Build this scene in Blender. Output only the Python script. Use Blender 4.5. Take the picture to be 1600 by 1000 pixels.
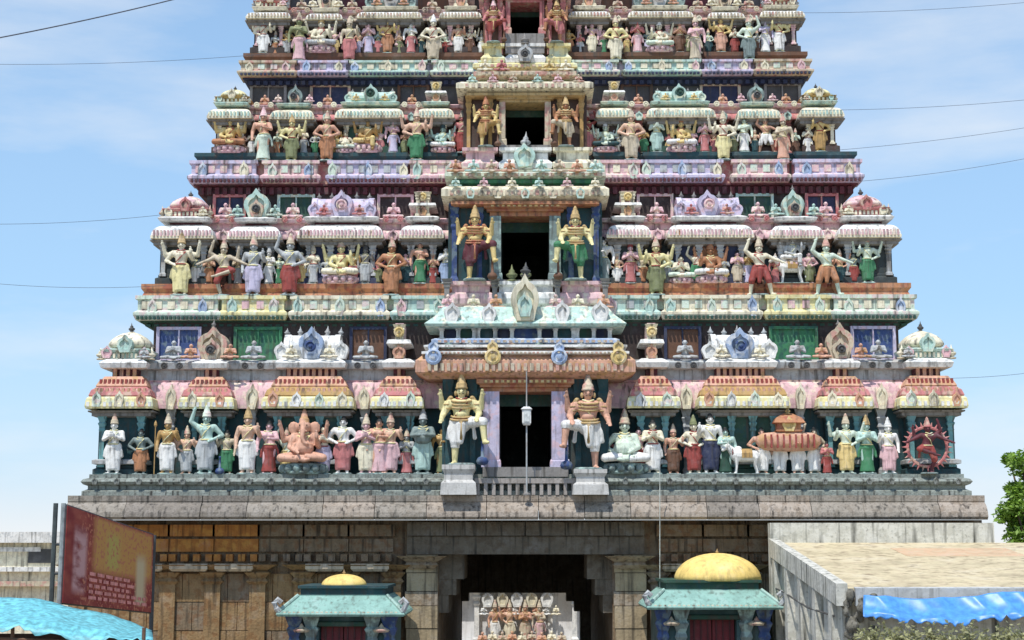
import bpy, bmesh, math, random
from mathutils import Vector, Matrix, noise
R = math.radians
random.seed(7)
S = bpy.context.scene
for o in list(bpy.data.objects): bpy.data.objects.remove(o, do_unlink=True)
COL = S.collection

# ------------------------------------------------------------------ camera
F = 2400.0
CAM = Vector((0.0, -40.0, 4.3))
PITCH = math.atan(350/F); YAW = math.atan(21/F)
cd = bpy.data.cameras.new('camera'); cam = bpy.data.objects.new('camera', cd); COL.objects.link(cam)
cam.location = CAM; cam.rotation_euler = (R(90)+PITCH, 0, YAW)
cd.sensor_width = 36; cd.lens = 36*F/1600; cd.clip_end = 5000; cd.clip_start = 0.1
S.camera = cam
RM = cam.rotation_euler.to_matrix()
def P(px, py, Y):
    d = RM @ Vector(((px-800)/F, (500-py)/F, -1)); s = (Y-CAM.y)/d.y
    return CAM + d*s
def X(px, py, Y): return P(px, py, Y).x
def Z(py, Y): return P(821, py, Y).z

# ------------------------------------------------------------------ world, sun
SUN_EL, SUN_AZ = 64, -28          # azimuth of the sun seen from the tower's front, towards -x
w = bpy.data.worlds.new('World'); S.world = w; w.use_nodes = True
nt = w.node_tree; nt.nodes.clear()
def N(t, ty, **k):
    n = t.nodes.new(ty)
    for a, b in k.items(): setattr(n, a, b)
    return n
sky = N(nt, 'ShaderNodeTexSky', sky_type='NISHITA', sun_disc=False)
sky.sun_elevation = R(SUN_EL); sky.sun_rotation = R(180-SUN_AZ) ; sky.air_density = 1.0; sky.dust_density = 0.6; sky.ozone_density = 2.0
tc = N(nt, 'ShaderNodeTexCoord'); mp = N(nt, 'ShaderNodeMapping'); mp.inputs['Scale'].default_value = (1.5, 1.5, 6)
mp.inputs['Location'].default_value = (0.9, 0.3, 0.25)
nz = N(nt, 'ShaderNodeTexNoise'); nz.inputs['Scale'].default_value = 2.2; nz.inputs['Detail'].default_value = 7; nz.inputs['Roughness'].default_value = 0.55
rp = N(nt, 'ShaderNodeValToRGB'); rp.color_ramp.elements[0].position = 0.48; rp.color_ramp.elements[1].position = 0.74
rp.color_ramp.elements[1].color = (0.6, 0.6, 0.6, 1)
sx = N(nt, 'ShaderNodeSeparateXYZ'); hz = N(nt, 'ShaderNodeValToRGB'); el_ = hz.color_ramp.elements
el_[0].position = 0.0; el_[0].color = (.95,)*3+(1,); el_[1].position = 1.0; el_[1].color = (.05,)*3+(1,)
for p_, v_ in ((.035, .88), (.085, .72), (.2, .6), (.36, .45), (.6, .22)):
    e_ = el_.new(p_); e_.color = (v_,)*3+(1,)
mix = N(nt, 'ShaderNodeMix', data_type='RGBA'); 
hc = N(nt, 'ShaderNodeValToRGB'); hc.color_ramp.elements[0].position = 0.0; hc.color_ramp.elements[0].color = (.92, .94, .96, 1); hc.color_ramp.elements[1].position = 0.15; hc.color_ramp.elements[1].color = (.50, .76, 1.0, 1)
ec = hc.color_ramp.elements.new(.045); ec.color = (.66, .84, 1.0, 1)
hs_ = N(nt, 'ShaderNodeVectorMath', operation='SCALE'); hs_.inputs['Scale'].default_value = 8.3
nt.links.new(sx.outputs['Z'], hc.inputs[0]); nt.links.new(hc.outputs[0], hs_.inputs[0]); nt.links.new(hs_.outputs[0], mix.inputs['B'])
tint = N(nt, 'ShaderNodeMix', data_type='RGBA', blend_type='MULTIPLY'); tint.inputs['Factor'].default_value = 1; tint.inputs['B'].default_value = (1.0, 1.22, 1.5, 1)
bg = N(nt, 'ShaderNodeBackground'); bg.inputs['Strength'].default_value = 0.12
wo = N(nt, 'ShaderNodeOutputWorld'); L = nt.links.new
L(tc.outputs['Generated'], mp.inputs[0]); L(mp.outputs[0], nz.inputs['Vector']); L(nz.outputs[0], rp.inputs[0])
L(tc.outputs['Generated'], sx.inputs[0]); L(sx.outputs['Z'], hz.inputs[0])
cl_ = N(nt, 'ShaderNodeMix', data_type='RGBA'); cl_.inputs['B'].default_value = (7.7, 7.9, 8.1, 1); L(rp.outputs[0], cl_.inputs['Factor'])
L(sky.outputs[0], tint.inputs['A']); L(tint.outputs['Result'], mix.inputs['A']); L(hz.outputs[0], mix.inputs['Factor']); L(mix.outputs['Result'], cl_.inputs['A']); L(cl_.outputs['Result'], bg.inputs[0]); L(bg.outputs[0], wo.inputs[0])
sl = bpy.data.lights.new('sun', 'SUN'); sl.energy = 4.2; sl.angle = R(0.53); sl.color = (1, 0.955, 0.89)
so = bpy.data.objects.new('sun', sl); COL.objects.link(so)
ax, el = R(SUN_AZ), R(SUN_EL)
sd = Vector((math.sin(ax)*math.cos(el), -math.cos(ax)*math.cos(el), math.sin(el)))
so.rotation_euler = sd.to_track_quat('Z', 'Y').to_euler(); so.location = (0, -60, 60)
S.view_settings.view_transform = 'Standard'; S.view_settings.look = 'None'; S.view_settings.exposure = 0.0; S.view_settings.gamma = 1

# ------------------------------------------------------------------ materials
def lin(c):
    return tuple(((v/255)/12.92 if v <= 10 else (((v/255)+.055)/1.055)**2.4) for v in c)
MATS = {}
def paint(c, dirt=0.35, rough=0.75, scale=1.0, bump=0.25, grime=(70, 66, 58), patch=None):
    """weathered paint on plaster: mottled colour, rain streaks, pitted relief"""
    k = (tuple(c), dirt, rough, scale, bump, grime, patch)
    if k in MATS: return MATS[k]
    m = bpy.data.materials.new('paint_%d_%d_%d' % tuple(c)); m.use_nodes = True; t = m.node_tree
    b = t.nodes['Principled BSDF']; b.inputs['Roughness'].default_value = rough
    g = N(t, 'ShaderNodeNewGeometry')
    n1 = N(t, 'ShaderNodeTexNoise'); n1.inputs['Scale'].default_value = 2.3*scale; n1.inputs['Detail'].default_value = 8; n1.inputs['Roughness'].default_value = 0.65
    mpn = N(t, 'ShaderNodeMapping'); mpn.inputs['Scale'].default_value = (9*scale, 9*scale, 0.7*scale)
    n2 = N(t, 'ShaderNodeTexNoise'); n2.inputs['Scale'].default_value = 1.0; n2.inputs['Detail'].default_value = 5
    n3 = N(t, 'ShaderNodeTexNoise'); n3.inputs['Scale'].default_value = 16*scale; n3.inputs['Detail'].default_value = 6
    l = t.links.new
    for n in (n1, n3): l(g.outputs['Position'], n.inputs['Vector'])
    l(g.outputs['Position'], mpn.inputs[0]); l(mpn.outputs[0], n2.inputs['Vector'])
    cl = lin(c); gl = lin(grime)
    r1 = N(t, 'ShaderNodeValToRGB'); e = r1.color_ramp.elements
    e[0].position = 0.3; e[0].color = tuple(v*0.7 for v in cl)+(1,); e[1].position = 0.76; lu = sum(cl)/3; e[1].color = tuple(min(.84, v*1.05*.72+.28*(lu*.7+.25)) for v in cl)+(1,)
    em = e.new(.52); em.color = cl+(1,)
    l(n1.outputs[0], r1.inputs[0])
    r2 = N(t, 'ShaderNodeMapRange'); r2.inputs['From Min'].default_value = 0.52; r2.inputs['From Max'].default_value = 0.72; r2.inputs['To Max'].default_value = min(1, dirt*1.7)
    l(n2.outputs[0], r2.inputs[0])
    r3 = N(t, 'ShaderNodeMapRange'); r3.inputs['From Min'].default_value = 0.56; r3.inputs['From Max'].default_value = 0.7; r3.inputs['To Max'].default_value = dirt*.55
    l(n3.outputs[0], r3.inputs[0])
    a = N(t, 'ShaderNodeMath', operation='MAXIMUM'); l(r2.outputs[0], a.inputs[0]); l(r3.outputs[0], a.inputs[1])
    mx = N(t, 'ShaderNodeMix', data_type='RGBA'); l(a.outputs[0], mx.inputs['Factor']); l(r1.outputs[0], mx.inputs['A']); mx.inputs['B'].default_value = gl+(1,)
    if patch:
        n4 = N(t, 'ShaderNodeTexNoise'); n4.inputs['Scale'].default_value = 5.5; n4.inputs['Detail'].default_value = 3; l(g.outputs['Position'], n4.inputs['Vector'])
        r4 = N(t, 'ShaderNodeMapRange'); r4.inputs['From Min'].default_value = .5; r4.inputs['From Max'].default_value = .62; r4.inputs['To Max'].default_value = .6; l(n4.outputs[0], r4.inputs[0])
        m4 = N(t, 'ShaderNodeMix', data_type='RGBA'); l(r4.outputs[0], m4.inputs['Factor']); l(r1.outputs[0], m4.inputs['A']); m4.inputs['B'].default_value = lin(patch)+(1,); l(m4.outputs['Result'], mx.inputs['A'])
    l(mx.outputs['Result'], b.inputs['Base Color'])
    bp = N(t, 'ShaderNodeBump'); bp.inputs['Strength'].default_value = bump; bp.inputs['Distance'].default_value = 0.03
    l(n3.outputs[0], bp.inputs['Height']); l(bp.outputs[0], b.inputs['Normal'])
    MATS[k] = m; return m
def plain(name, c, rough=0.6, metal=0, dirt=0.15):
    k = (name,)
    if k in MATS: return MATS[k]
    m = bpy.data.materials.new(name); m.use_nodes = True; t = m.node_tree; b = t.nodes['Principled BSDF']
    b.inputs['Roughness'].default_value = rough; b.inputs['Metallic'].default_value = metal
    n1 = N(t, 'ShaderNodeTexNoise'); n1.inputs['Scale'].default_value = 9; n1.inputs['Detail'].default_value = 5
    r1 = N(t, 'ShaderNodeValToRGB'); cl = lin(c); e = r1.color_ramp.elements
    e[0].position = .35; e[0].color = tuple(v*(1-dirt*2) for v in cl)+(1,); e[1].position = .65; e[1].color = tuple(min(.9, v*(1+dirt)) for v in cl)+(1,)
    g = N(t, 'ShaderNodeNewGeometry'); t.links.new(g.outputs['Position'], n1.inputs['Vector'])
    t.links.new(n1.outputs[0], r1.inputs[0]); t.links.new(r1.outputs[0], b.inputs['Base Color'])
    MATS[k] = m; return m
C = dict(teal=(22, 78, 84), tealgrey=(120, 142, 138), peach=(226, 158, 122), pink=(234, 178, 182), lilac=(200, 190, 222), palegreen=(206, 226, 200),
         dgreen=(32, 84, 62), green=(48, 140, 82), orange=(198, 122, 70), dred=(112, 34, 48), red=(178, 58, 48), blue=(46, 78, 146), paleblue=(150, 178, 218),
         cream=(238, 226, 188), white=(236, 234, 226), yellow=(232, 196, 104), paleyellow=(236, 220, 140), grey=(140, 136, 130), stone=(168, 158, 146),
         darkgrey=(78, 78, 78), brown=(120, 74, 46), mint=(172, 212, 196), dblue=(40, 52, 92), black=(16, 18, 18), skin=(232, 178, 140), rose=(214, 112, 110),
         ochre=(196, 146, 66), turq=(96, 168, 172), silver=(180, 186, 186), w2=(52, 66, 66), w3=(84, 54, 42), w4=(62, 46, 42), olive=(128, 136, 80), sand=(206, 186, 150), gold=(204, 164, 92))  # the w wall tones are darkened to hold the shade between statues
def soft(c, f=.72):
    l_ = .3*c[0]+.59*c[1]+.11*c[2]; return tuple(int(round(l_+(v-l_)*f)) for v in c)
C = {k: soft(v) for k, v in C.items()}
PATCH = dict(palegreen='pink', paleyellow='palegreen', cream='sand', mint='cream', lilac='pink', pink='cream', peach='ochre', rose='sand', white='silver', orange='red', tealgrey='mint', silver='stone', sand='rose', yellow='sand', dred='w4', dgreen='teal', blue='tealgrey', green='teal', paleblue='white', teal='w2')
def pm(n, dirt=0.35, **k):
    if n in PATCH: k.setdefault('patch', C[PATCH[n]])
    return paint(C[n], min(.8, dirt*1.45), **k)

# ------------------------------------------------------------------ mesh building
TH = 1.0
class MB:
    def __init__(s): s.v = []; s.f = []
    def quadring(s, rings, cap=True, close=True):
        b = len(s.v); n = len(rings[0])
        for r in rings: s.v += [tuple(p) for p in r]
        for i in range(len(rings)-1):
            for j in range(n if close else n-1):
                a = b+i*n+j; c = b+i*n+(j+1) % n
                s.f.append((a, c, c+n, a+n))
        if cap:
            s.f.append(tuple(b+j for j in range(n-1, -1, -1))); s.f.append(tuple(b+(len(rings)-1)*n+j for j in range(n)))
        return s
    def loft(s, x0, x1, yf, yb, prof):
        return s.quadring([[(x0-o, yf-o, z), (x1+o, yf-o, z), (x1+o, yb, z), (x0-o, yb, z)] for o, z in prof])
    def box(s, x0, x1, y0, y1, z0, z1): return s.loft(x0, x1, y0, y1, [(0, z0), (0, z1)])
    def lathe(s, cx, cy, prof, seg=14, sq=1.0, sy=1.0, ph=0.0):
        rings = []
        for r, z in prof:
            g = []
            for k in range(seg):
                a = 2*math.pi*(k+ph)/seg; c, d = math.cos(a), math.sin(a)
                c2 = math.copysign(abs(c)**sq, c); d2 = math.copysign(abs(d)**sq, d)
                g.append((cx+r*c2, cy+r*d2*sy, z))
            rings.append(g)
        return s.quadring(rings)
    def prism(s, poly, y0, y1):      # poly of (x,z) extruded along y
        return s.quadring([[(x, y0, z) for x, z in poly], [(x, y1, z) for x, z in poly]])
    def barrel(s, poly, x0, x1):     # poly of (y,z) extruded along x
        return s.quadring([[(x0, y, z) for y, z in poly], [(x1, y, z) for y, z in poly]])
    def tube(s, p0, p1, r0, r1=None, seg=8):
        r1 = r0 if r1 is None else r1; p0 = Vector(p0); p1 = Vector(p1); d = (p1-p0).normalized()
        u = d.orthogonal().normalized(); v = d.cross(u)
        return s.quadring([[p+r*(math.cos(2*math.pi*k/seg)*u+math.sin(2*math.pi*k/seg)*v) for k in range(seg)] for p, r in ((p0, r0), (p1, r1))])
    def path(s, pts, r, seg=6):
        pts = [Vector(p) for p in pts]; rings = []
        for i, p in enumerate(pts):
            d = (pts[min(i+1, len(pts)-1)]-pts[max(i-1, 0)]).normalized(); u = d.cross(Vector((0, 0.31, 0.95))).normalized(); v = d.cross(u)
            rings.append([p+r*(math.cos(2*math.pi*k/seg)*u+math.sin(2*math.pi*k/seg)*v) for k in range(seg)])
        return s.quadring(rings)
    def ball(s, c, rx, ry=None, rz=None, seg=10, rows=6):
        ry = ry or rx; rz = rz or rx
        rings = []
        for i in range(rows+1):
            a = -math.pi/2+math.pi*(i/rows if 0 < i < rows else (0.02 if i == 0 else 0.98)); 
            rings.append([(c[0]+rx*math.cos(a)*math.cos(2*math.pi*k/seg), c[1]+ry*math.cos(a)*math.sin(2*math.pi*k/seg), c[2]+rz*math.sin(a)) for k in range(seg)])
        return s.quadring(rings)
    def cap(s, p0, p1, r0, r1=None, seg=10):   # capsule
        r1 = r0 if r1 is None else r1; r0 *= TH; r1 *= TH
        s.tube(p0, p1, r0, r1, seg); s.ball(p0, r0, seg=seg); s.ball(p1, r1, seg=seg); return s
    def mesh(s, name):
        me = bpy.data.meshes.new(name); me.from_pydata(s.v, [], s.f)
        bm = bmesh.new(); bm.from_mesh(me); bmesh.ops.recalc_face_normals(bm, faces=bm.faces); bm.to_mesh(me); bm.free(); return me
    def build(s, name, mat, parent=None, smooth=False):
        me = s.mesh(name); me.materials.append(mat)
        if smooth: me.shade_smooth()
        return link(name, me, parent)
def link(name, me, parent=None, mat=None, loc=None, scale=None, rz=0):
    o = bpy.data.objects.new(name, me); COL.objects.link(o)
    if parent: o.parent = parent
    if loc is not None: o.location = loc
    if scale is not None: o.scale = scale if hasattr(scale, '__len__') else (scale,)*3
    if rz: o.rotation_euler.z = rz
    if mat:
        if not me.materials: me.materials.append(mat)
        o.material_slots[0].link = 'OBJECT'; o.material_slots[0].material = mat
    return o
def tag(o, label=None, cat=None, group=None, kind=None):
    if label: o['label'] = label
    if cat: o['category'] = cat
    if group: o['group'] = group
    if kind: o['kind'] = kind
    return o
def thing(name, label, cat, loc=(0, 0, 0), group=None, rz=0):
    o = bpy.data.objects.new(name, None); COL.objects.link(o); o.location = loc; o.rotation_euler.z = rz; o.empty_display_size = .2
    return tag(o, label, cat, group)
def box(name, mat, parent, x0, x1, y0, y1, z0, z1):
    return MB().box(min(x0, x1), max(x0, x1), y0, y1, min(z0, z1), max(z0, z1)).build(name, mat, parent)

# ------------------------------------------------------------------ ground
GX = 1500
g = MB(); g.v = [(-GX, -300, 0), (GX, -300, 0), (GX, 3000, 0), (-GX, 3000, 0)]; g.f = [(0, 1, 2, 3)]
tag(g.build('ground', paint((160, 146, 124), 0.3, 0.9, 0.4)), kind='structure')
g = MB(); g.v = [(-4, -120, .004), (4, -120, .004), (4, -3.5, .004), (-4, -3.5, .004)]; g.f = [(0, 1, 2, 3)]
tag(g.build('street', paint((98, 96, 94), 0.3, 0.9, 0.6)), kind='structure')

# ================================================================== THE TOWER
tower = thing('temple_gate_tower', 'tall tiered temple gate tower with painted storeys over a grey granite base', 'tower')
BACK = 14.0
# ---- ornaments shared by all storeys (unit size, standing on z=0, facing -y)
def horseshoe(n=14, w=0.5, h=1.0):
    pts = [(-w*.62, 0)]
    for k in range(n+1):
        a = R(215)-R(250)*k/n; pts.append((w*math.cos(a), h*.52+h*.42*math.sin(a)))
    pts.append((w*.62, 0)); i = len(pts)//2
    pts[i] = (0, h*1.12); return pts
def arch_mesh():
    mb = MB(); o = horseshoe(); n = len(o); cx, cz = 0, .48
    inn = [(cx+(x-cx)*.62, cz+(z-cz)*.62) for x, z in o]
    rings = [[(x, .5, z) for x, z in o], [(x, 0, z) for x, z in o], [(x*.97, -.12, cz+(z-cz)*.97) for x, z in o], [(x, -.12, z) for x, z in inn], [(x*.96, .05, cz+(z-cz)*.96) for x, z in inn]]
    return mb.quadring(rings).mesh('arch_ornament')
ARCH = arch_mesh()
def roundel_mesh():
    mb = MB(); mb.lathe(0, 0, [(.5, 0), (.5, .25), (.36, .32), (.3, .2), (.16, .22), (.14, .36), (0.02, .38)], 14)
    mb.v = [(x, -z, y+.5) for x, y, z in mb.v]; return mb.mesh('roundel')
ROUND = roundel_mesh()
def finial_mesh():
    return MB().lathe(0, 0, [(.30, 0), (.34, .08), (.14, .16), (.34, .34), (.36, .46), (.16, .60), (.2, .68), (.08, .80), (.01, 1.1)], 10).mesh('finial')
FIN = finial_mesh(); FIN.shade_smooth()
def capital(mb, x, y, z, w, h):     # bracket capital
    mb.loft(x-w/2, x+w/2, y, y+w, [(0, z), (w*.2, z+h*.3), (w*.1, z+h*.5), (w*.55, z+h)])
def pilaster(parent, x, yf, z0, z1, w, mat):
    mb = MB(); h = z1-z0; yb = yf+w
    mb.loft(x-w/2, x+w/2, yf, yb, [(w*.3, z0), (w*.3, z0+h*.08), (0, z0+h*.12), (0, z0+h*.68), (w*.22, z0+h*.72), (w*.05, z0+h*.77), (w*.4, z0+h*.85), (w*.15, z0+h*.88), (w*.6, z1)])
    return mb.build('pilaster', mat, parent)
def bell(parent, x0, x1, yf, yb, z0, z1, ov, mats):          # layered bell-shaped eave
    h = z1-z0
    MB().loft(x0, x1, yf, yb, [(ov*.5, z0+h*.05), (ov*.98, z0), (ov*1.02, z0+h*.08), (ov*.96, z0+h*.3), (ov*.84, z0+h*.36)]).build('eave_lip', mats[1], parent)
    MB().loft(x0, x1, yf, yb, [(ov*.82, z0+h*.355), (ov*.86, z0+h*.40), (ov*.74, z0+h*.56), (ov*.56, z0+h*.64), (ov*.54, z0+h*.66)]).build('eave', mats[2], parent)
    MB().loft(x0, x1, yf, yb, [(ov*.50, z0+h*.655), (ov*.54, z0+h*.7), (ov*.4, z0+h*.84), (ov*.22, z0+h*.94), (ov*.14, z1)]).build('eave', mats[0], parent)
def kapota(name, parent, x0, x1, yf, yb, z0, z1, ov, mat):      # rolled eave
    h = z1-z0; pr = []
    for k in range(9):
        a = R(90)*k/8; pr.append((ov*math.cos(a)*1.0, z0+h*.14+h*.8*math.sin(a)))
    pr = [(ov*.55, z0+h*.06), (ov*.96, z0)]+pr+[(ov*.12, z1)]
    return MB().loft(x0, x1, yf, yb, pr).build(name, mat, parent)
def arch(parent, x, y, z, w, h, mat, name='arch_ornament'):
    w = min(w, h*.92)*JR.uniform(.9, 1.08); h *= JR.uniform(.92, 1.07)
    o = link(name, ARCH, parent, mat, (x, y, z), (w, w*.7, h)); o.rotation_euler = (0, R(JR.uniform(-3, 3)), R(JR.uniform(-4, 4))); return o
JR = random.Random(21)
def finial(parent, x, y, z, s, mat):
    o = link('finial', FIN, parent, mat, (x, y, z), (s, s, s*JR.uniform(.85, 1.15))); o.rotation_euler.y = R(JR.uniform(-4, 4)); return o
def dome(parent, x, y, z, w, h, mat, sq=.62):
    r = w/2; mb = MB()
    mb.lathe(x, y, [(r*.80, z), (r*.78, z+h*.12), (r*.98, z+h*.2), (r*1.04, z+h*.3), (r*1.0, z+h*.42), (r*.9, z+h*.56), (r*.72, z+h*.72), (r*.46, z+h*.87), (r*.2, z+h*.96), (r*.1, z+h)], 20, sq)
    return mb.build('dome_roof', mat, parent, True)
def vault(parent, x0, x1, yf, yb, z, h, mat):
    d = yb-yf; cy = (yf+yb)/2; pts = []
    for k in range(13):
        a = R(205)-R(230)*k/12; pts.append((cy+d*.52*math.cos(a), z+h*.40+h*.56*math.sin(a)))
    pts = [(yf+d*.08, z)]+pts+[(yb-d*.08, z)]
    mb = MB(); cz = z+h*.45
    rings = []
    for x, sc in ((x0-.0, .9), (x0-.10, 1.07), (x0+.04, 1.07), (x0+.06, 1.0), (x1-.06, 1.0), (x1-.04, 1.07), (x1+.10, 1.07), (x1, .9)):
        rings.append([(x, cy+(y-cy)*sc, cz+(zz-cz)*sc) for y, zz in pts])
    return mb.quadring(rings).build('vault_roof', mat, parent)
def dentils(parent, x0, x1, yf, z0, z1, w, mat, d=.1):
    mb = MB(); n = max(1, int((x1-x0)/(w*1.8)))
    for k in range(n):
        c = x0+(x1-x0)*(k+.5)/n; mb.box(c-w/2, c+w/2, yf-d, yf+.05, z0, z1)
    o = mb.build('dentil_row', mat, parent); o['kind'] = 'stuff'; return o
def window(parent, x0, x1, y, z0, z1, frame, pane):
    t = min(.08, (x1-x0)*.14); mb = MB()
    mb.box(x0, x0+t, y-.09, y+.02, z0, z1); mb.box(x1-t, x1, y-.09, y+.02, z0, z1); mb.box(x0+t, x1-t, y-.085, y+.02, z1-t, z1); mb.box(x0+t, x1-t, y-.085, y+.02, z0, z0+t)
    mb.box((x0+x1)/2-t*.25, (x0+x1)/2+t*.25, y-.06, y+.02, z0+t, z1-t)
    f = mb.build('window', frame, parent)
    mb = MB(); mb.box(x0+t, (x0+x1)/2-t*.25, y-.02, y+.03, z0+t, z1-t); mb.box((x0+x1)/2+t*.25, x1-t, y-.02, y+.03, z0+t, z1-t)
    return f, mb.build('window_panel', pane, parent)

# bays in photo pixels (tower's own half; the other half mirrors it), measured at the eave
TIERS = [
 dict(n='first', Y=0.0, wall='teal', eave='peach', edge='paleyellow', rec='pink', low='dred', sill='white', roofs=('cream', 'sand', 'white'), win=('blue', 'green'),
      rows=dict(floor=742, k0=640, k1=588, s0=576, s1=560, top=512, up=500), bays=dict(corner=(142, 246), gable=(284, 370), vault=(414, 556), side=(582, 664))),
 dict(n='second', Y=1.3, wall='w2', eave='white', edge='cream', rec='pink', low='brown', sill='white', roofs=('pink', 'mint', 'lilac'), win=('dblue', 'dgreen'),
      rows=dict(floor=443, k0=374, k1=351, s0=346, s1=337, top=298, up=288), bays=dict(corner=(241, 337), gable=(358, 440), vault=(468, 600), side=(626, 694))),
 dict(n='third', Y=2.5, wall='w3', eave='cream', edge='cream', rec='rose', low='dgreen', sill='mint', roofs=('paleyellow', 'tealgrey', 'mint'), win=('darkgrey', 'dblue'),
      rows=dict(floor=238, k0=187, k1=169, s0=166, s1=158, top=132, up=118), bays=dict(corner=(328, 396), gable=(424, 492), vault=(526, 632), side=(652, 710))),
 dict(n='fourth', Y=3.6, wall='w4', eave='white', edge='cream', rec='sand', low='dred', sill='cream', roofs=('white', 'cream', 'tealgrey'), win=('darkgrey', 'dred'),
      rows=dict(floor=82, k0=32, k1=19, s0=17, s1=9, top=-20, up=-34), bays=dict(corner=(388, 456), gable=(480, 536), vault=(560, 660), side=(688, 752))),
]
# base bands under storeys 2..5: (rows top, bottom, underside bottom), colours per bay
BANDS = [None,
 dict(rows=(462, 500, 510), base=(443, 462), under='dgreen', cols=dict(corner='palegreen', gable='paleyellow', vault='cream', side='mint', rec='palegreen'), basec='orange', x=213),
 dict(rows=(251, 286, 303), base=(238, 251), under='dred', cols=dict(corner='lilac', gable='pink', vault='lilac', side='pink', rec='rose'), basec='teal', x=297),
 dict(rows=(95, 119, 131), base=(82, 95), under='dblue', cols=dict(corner='sand', gable='lilac', vault='mint', side='palegreen', rec='lilac'), basec='brown', x=374),
 dict(rows=(-58, -36, -26), base=(-70, -58), under='dred', cols=dict(corner='pink', gable='lilac', vault='mint', side='cream', rec='pink'), basec='brown', x=446)]
DOORS = [dict(x=(780, 862), y=(612, 730)), dict(x=(783, 859), y=(338, 438)), dict(x=(790, 852), y=(160, 228)), dict(x=(798, 844), y=(4, 54))]
CENT = [(690, 952), (700, 942), (724, 918), (756, 886)]       # central projection, pixels at eave
STOREY = []; FIGS = []
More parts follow.
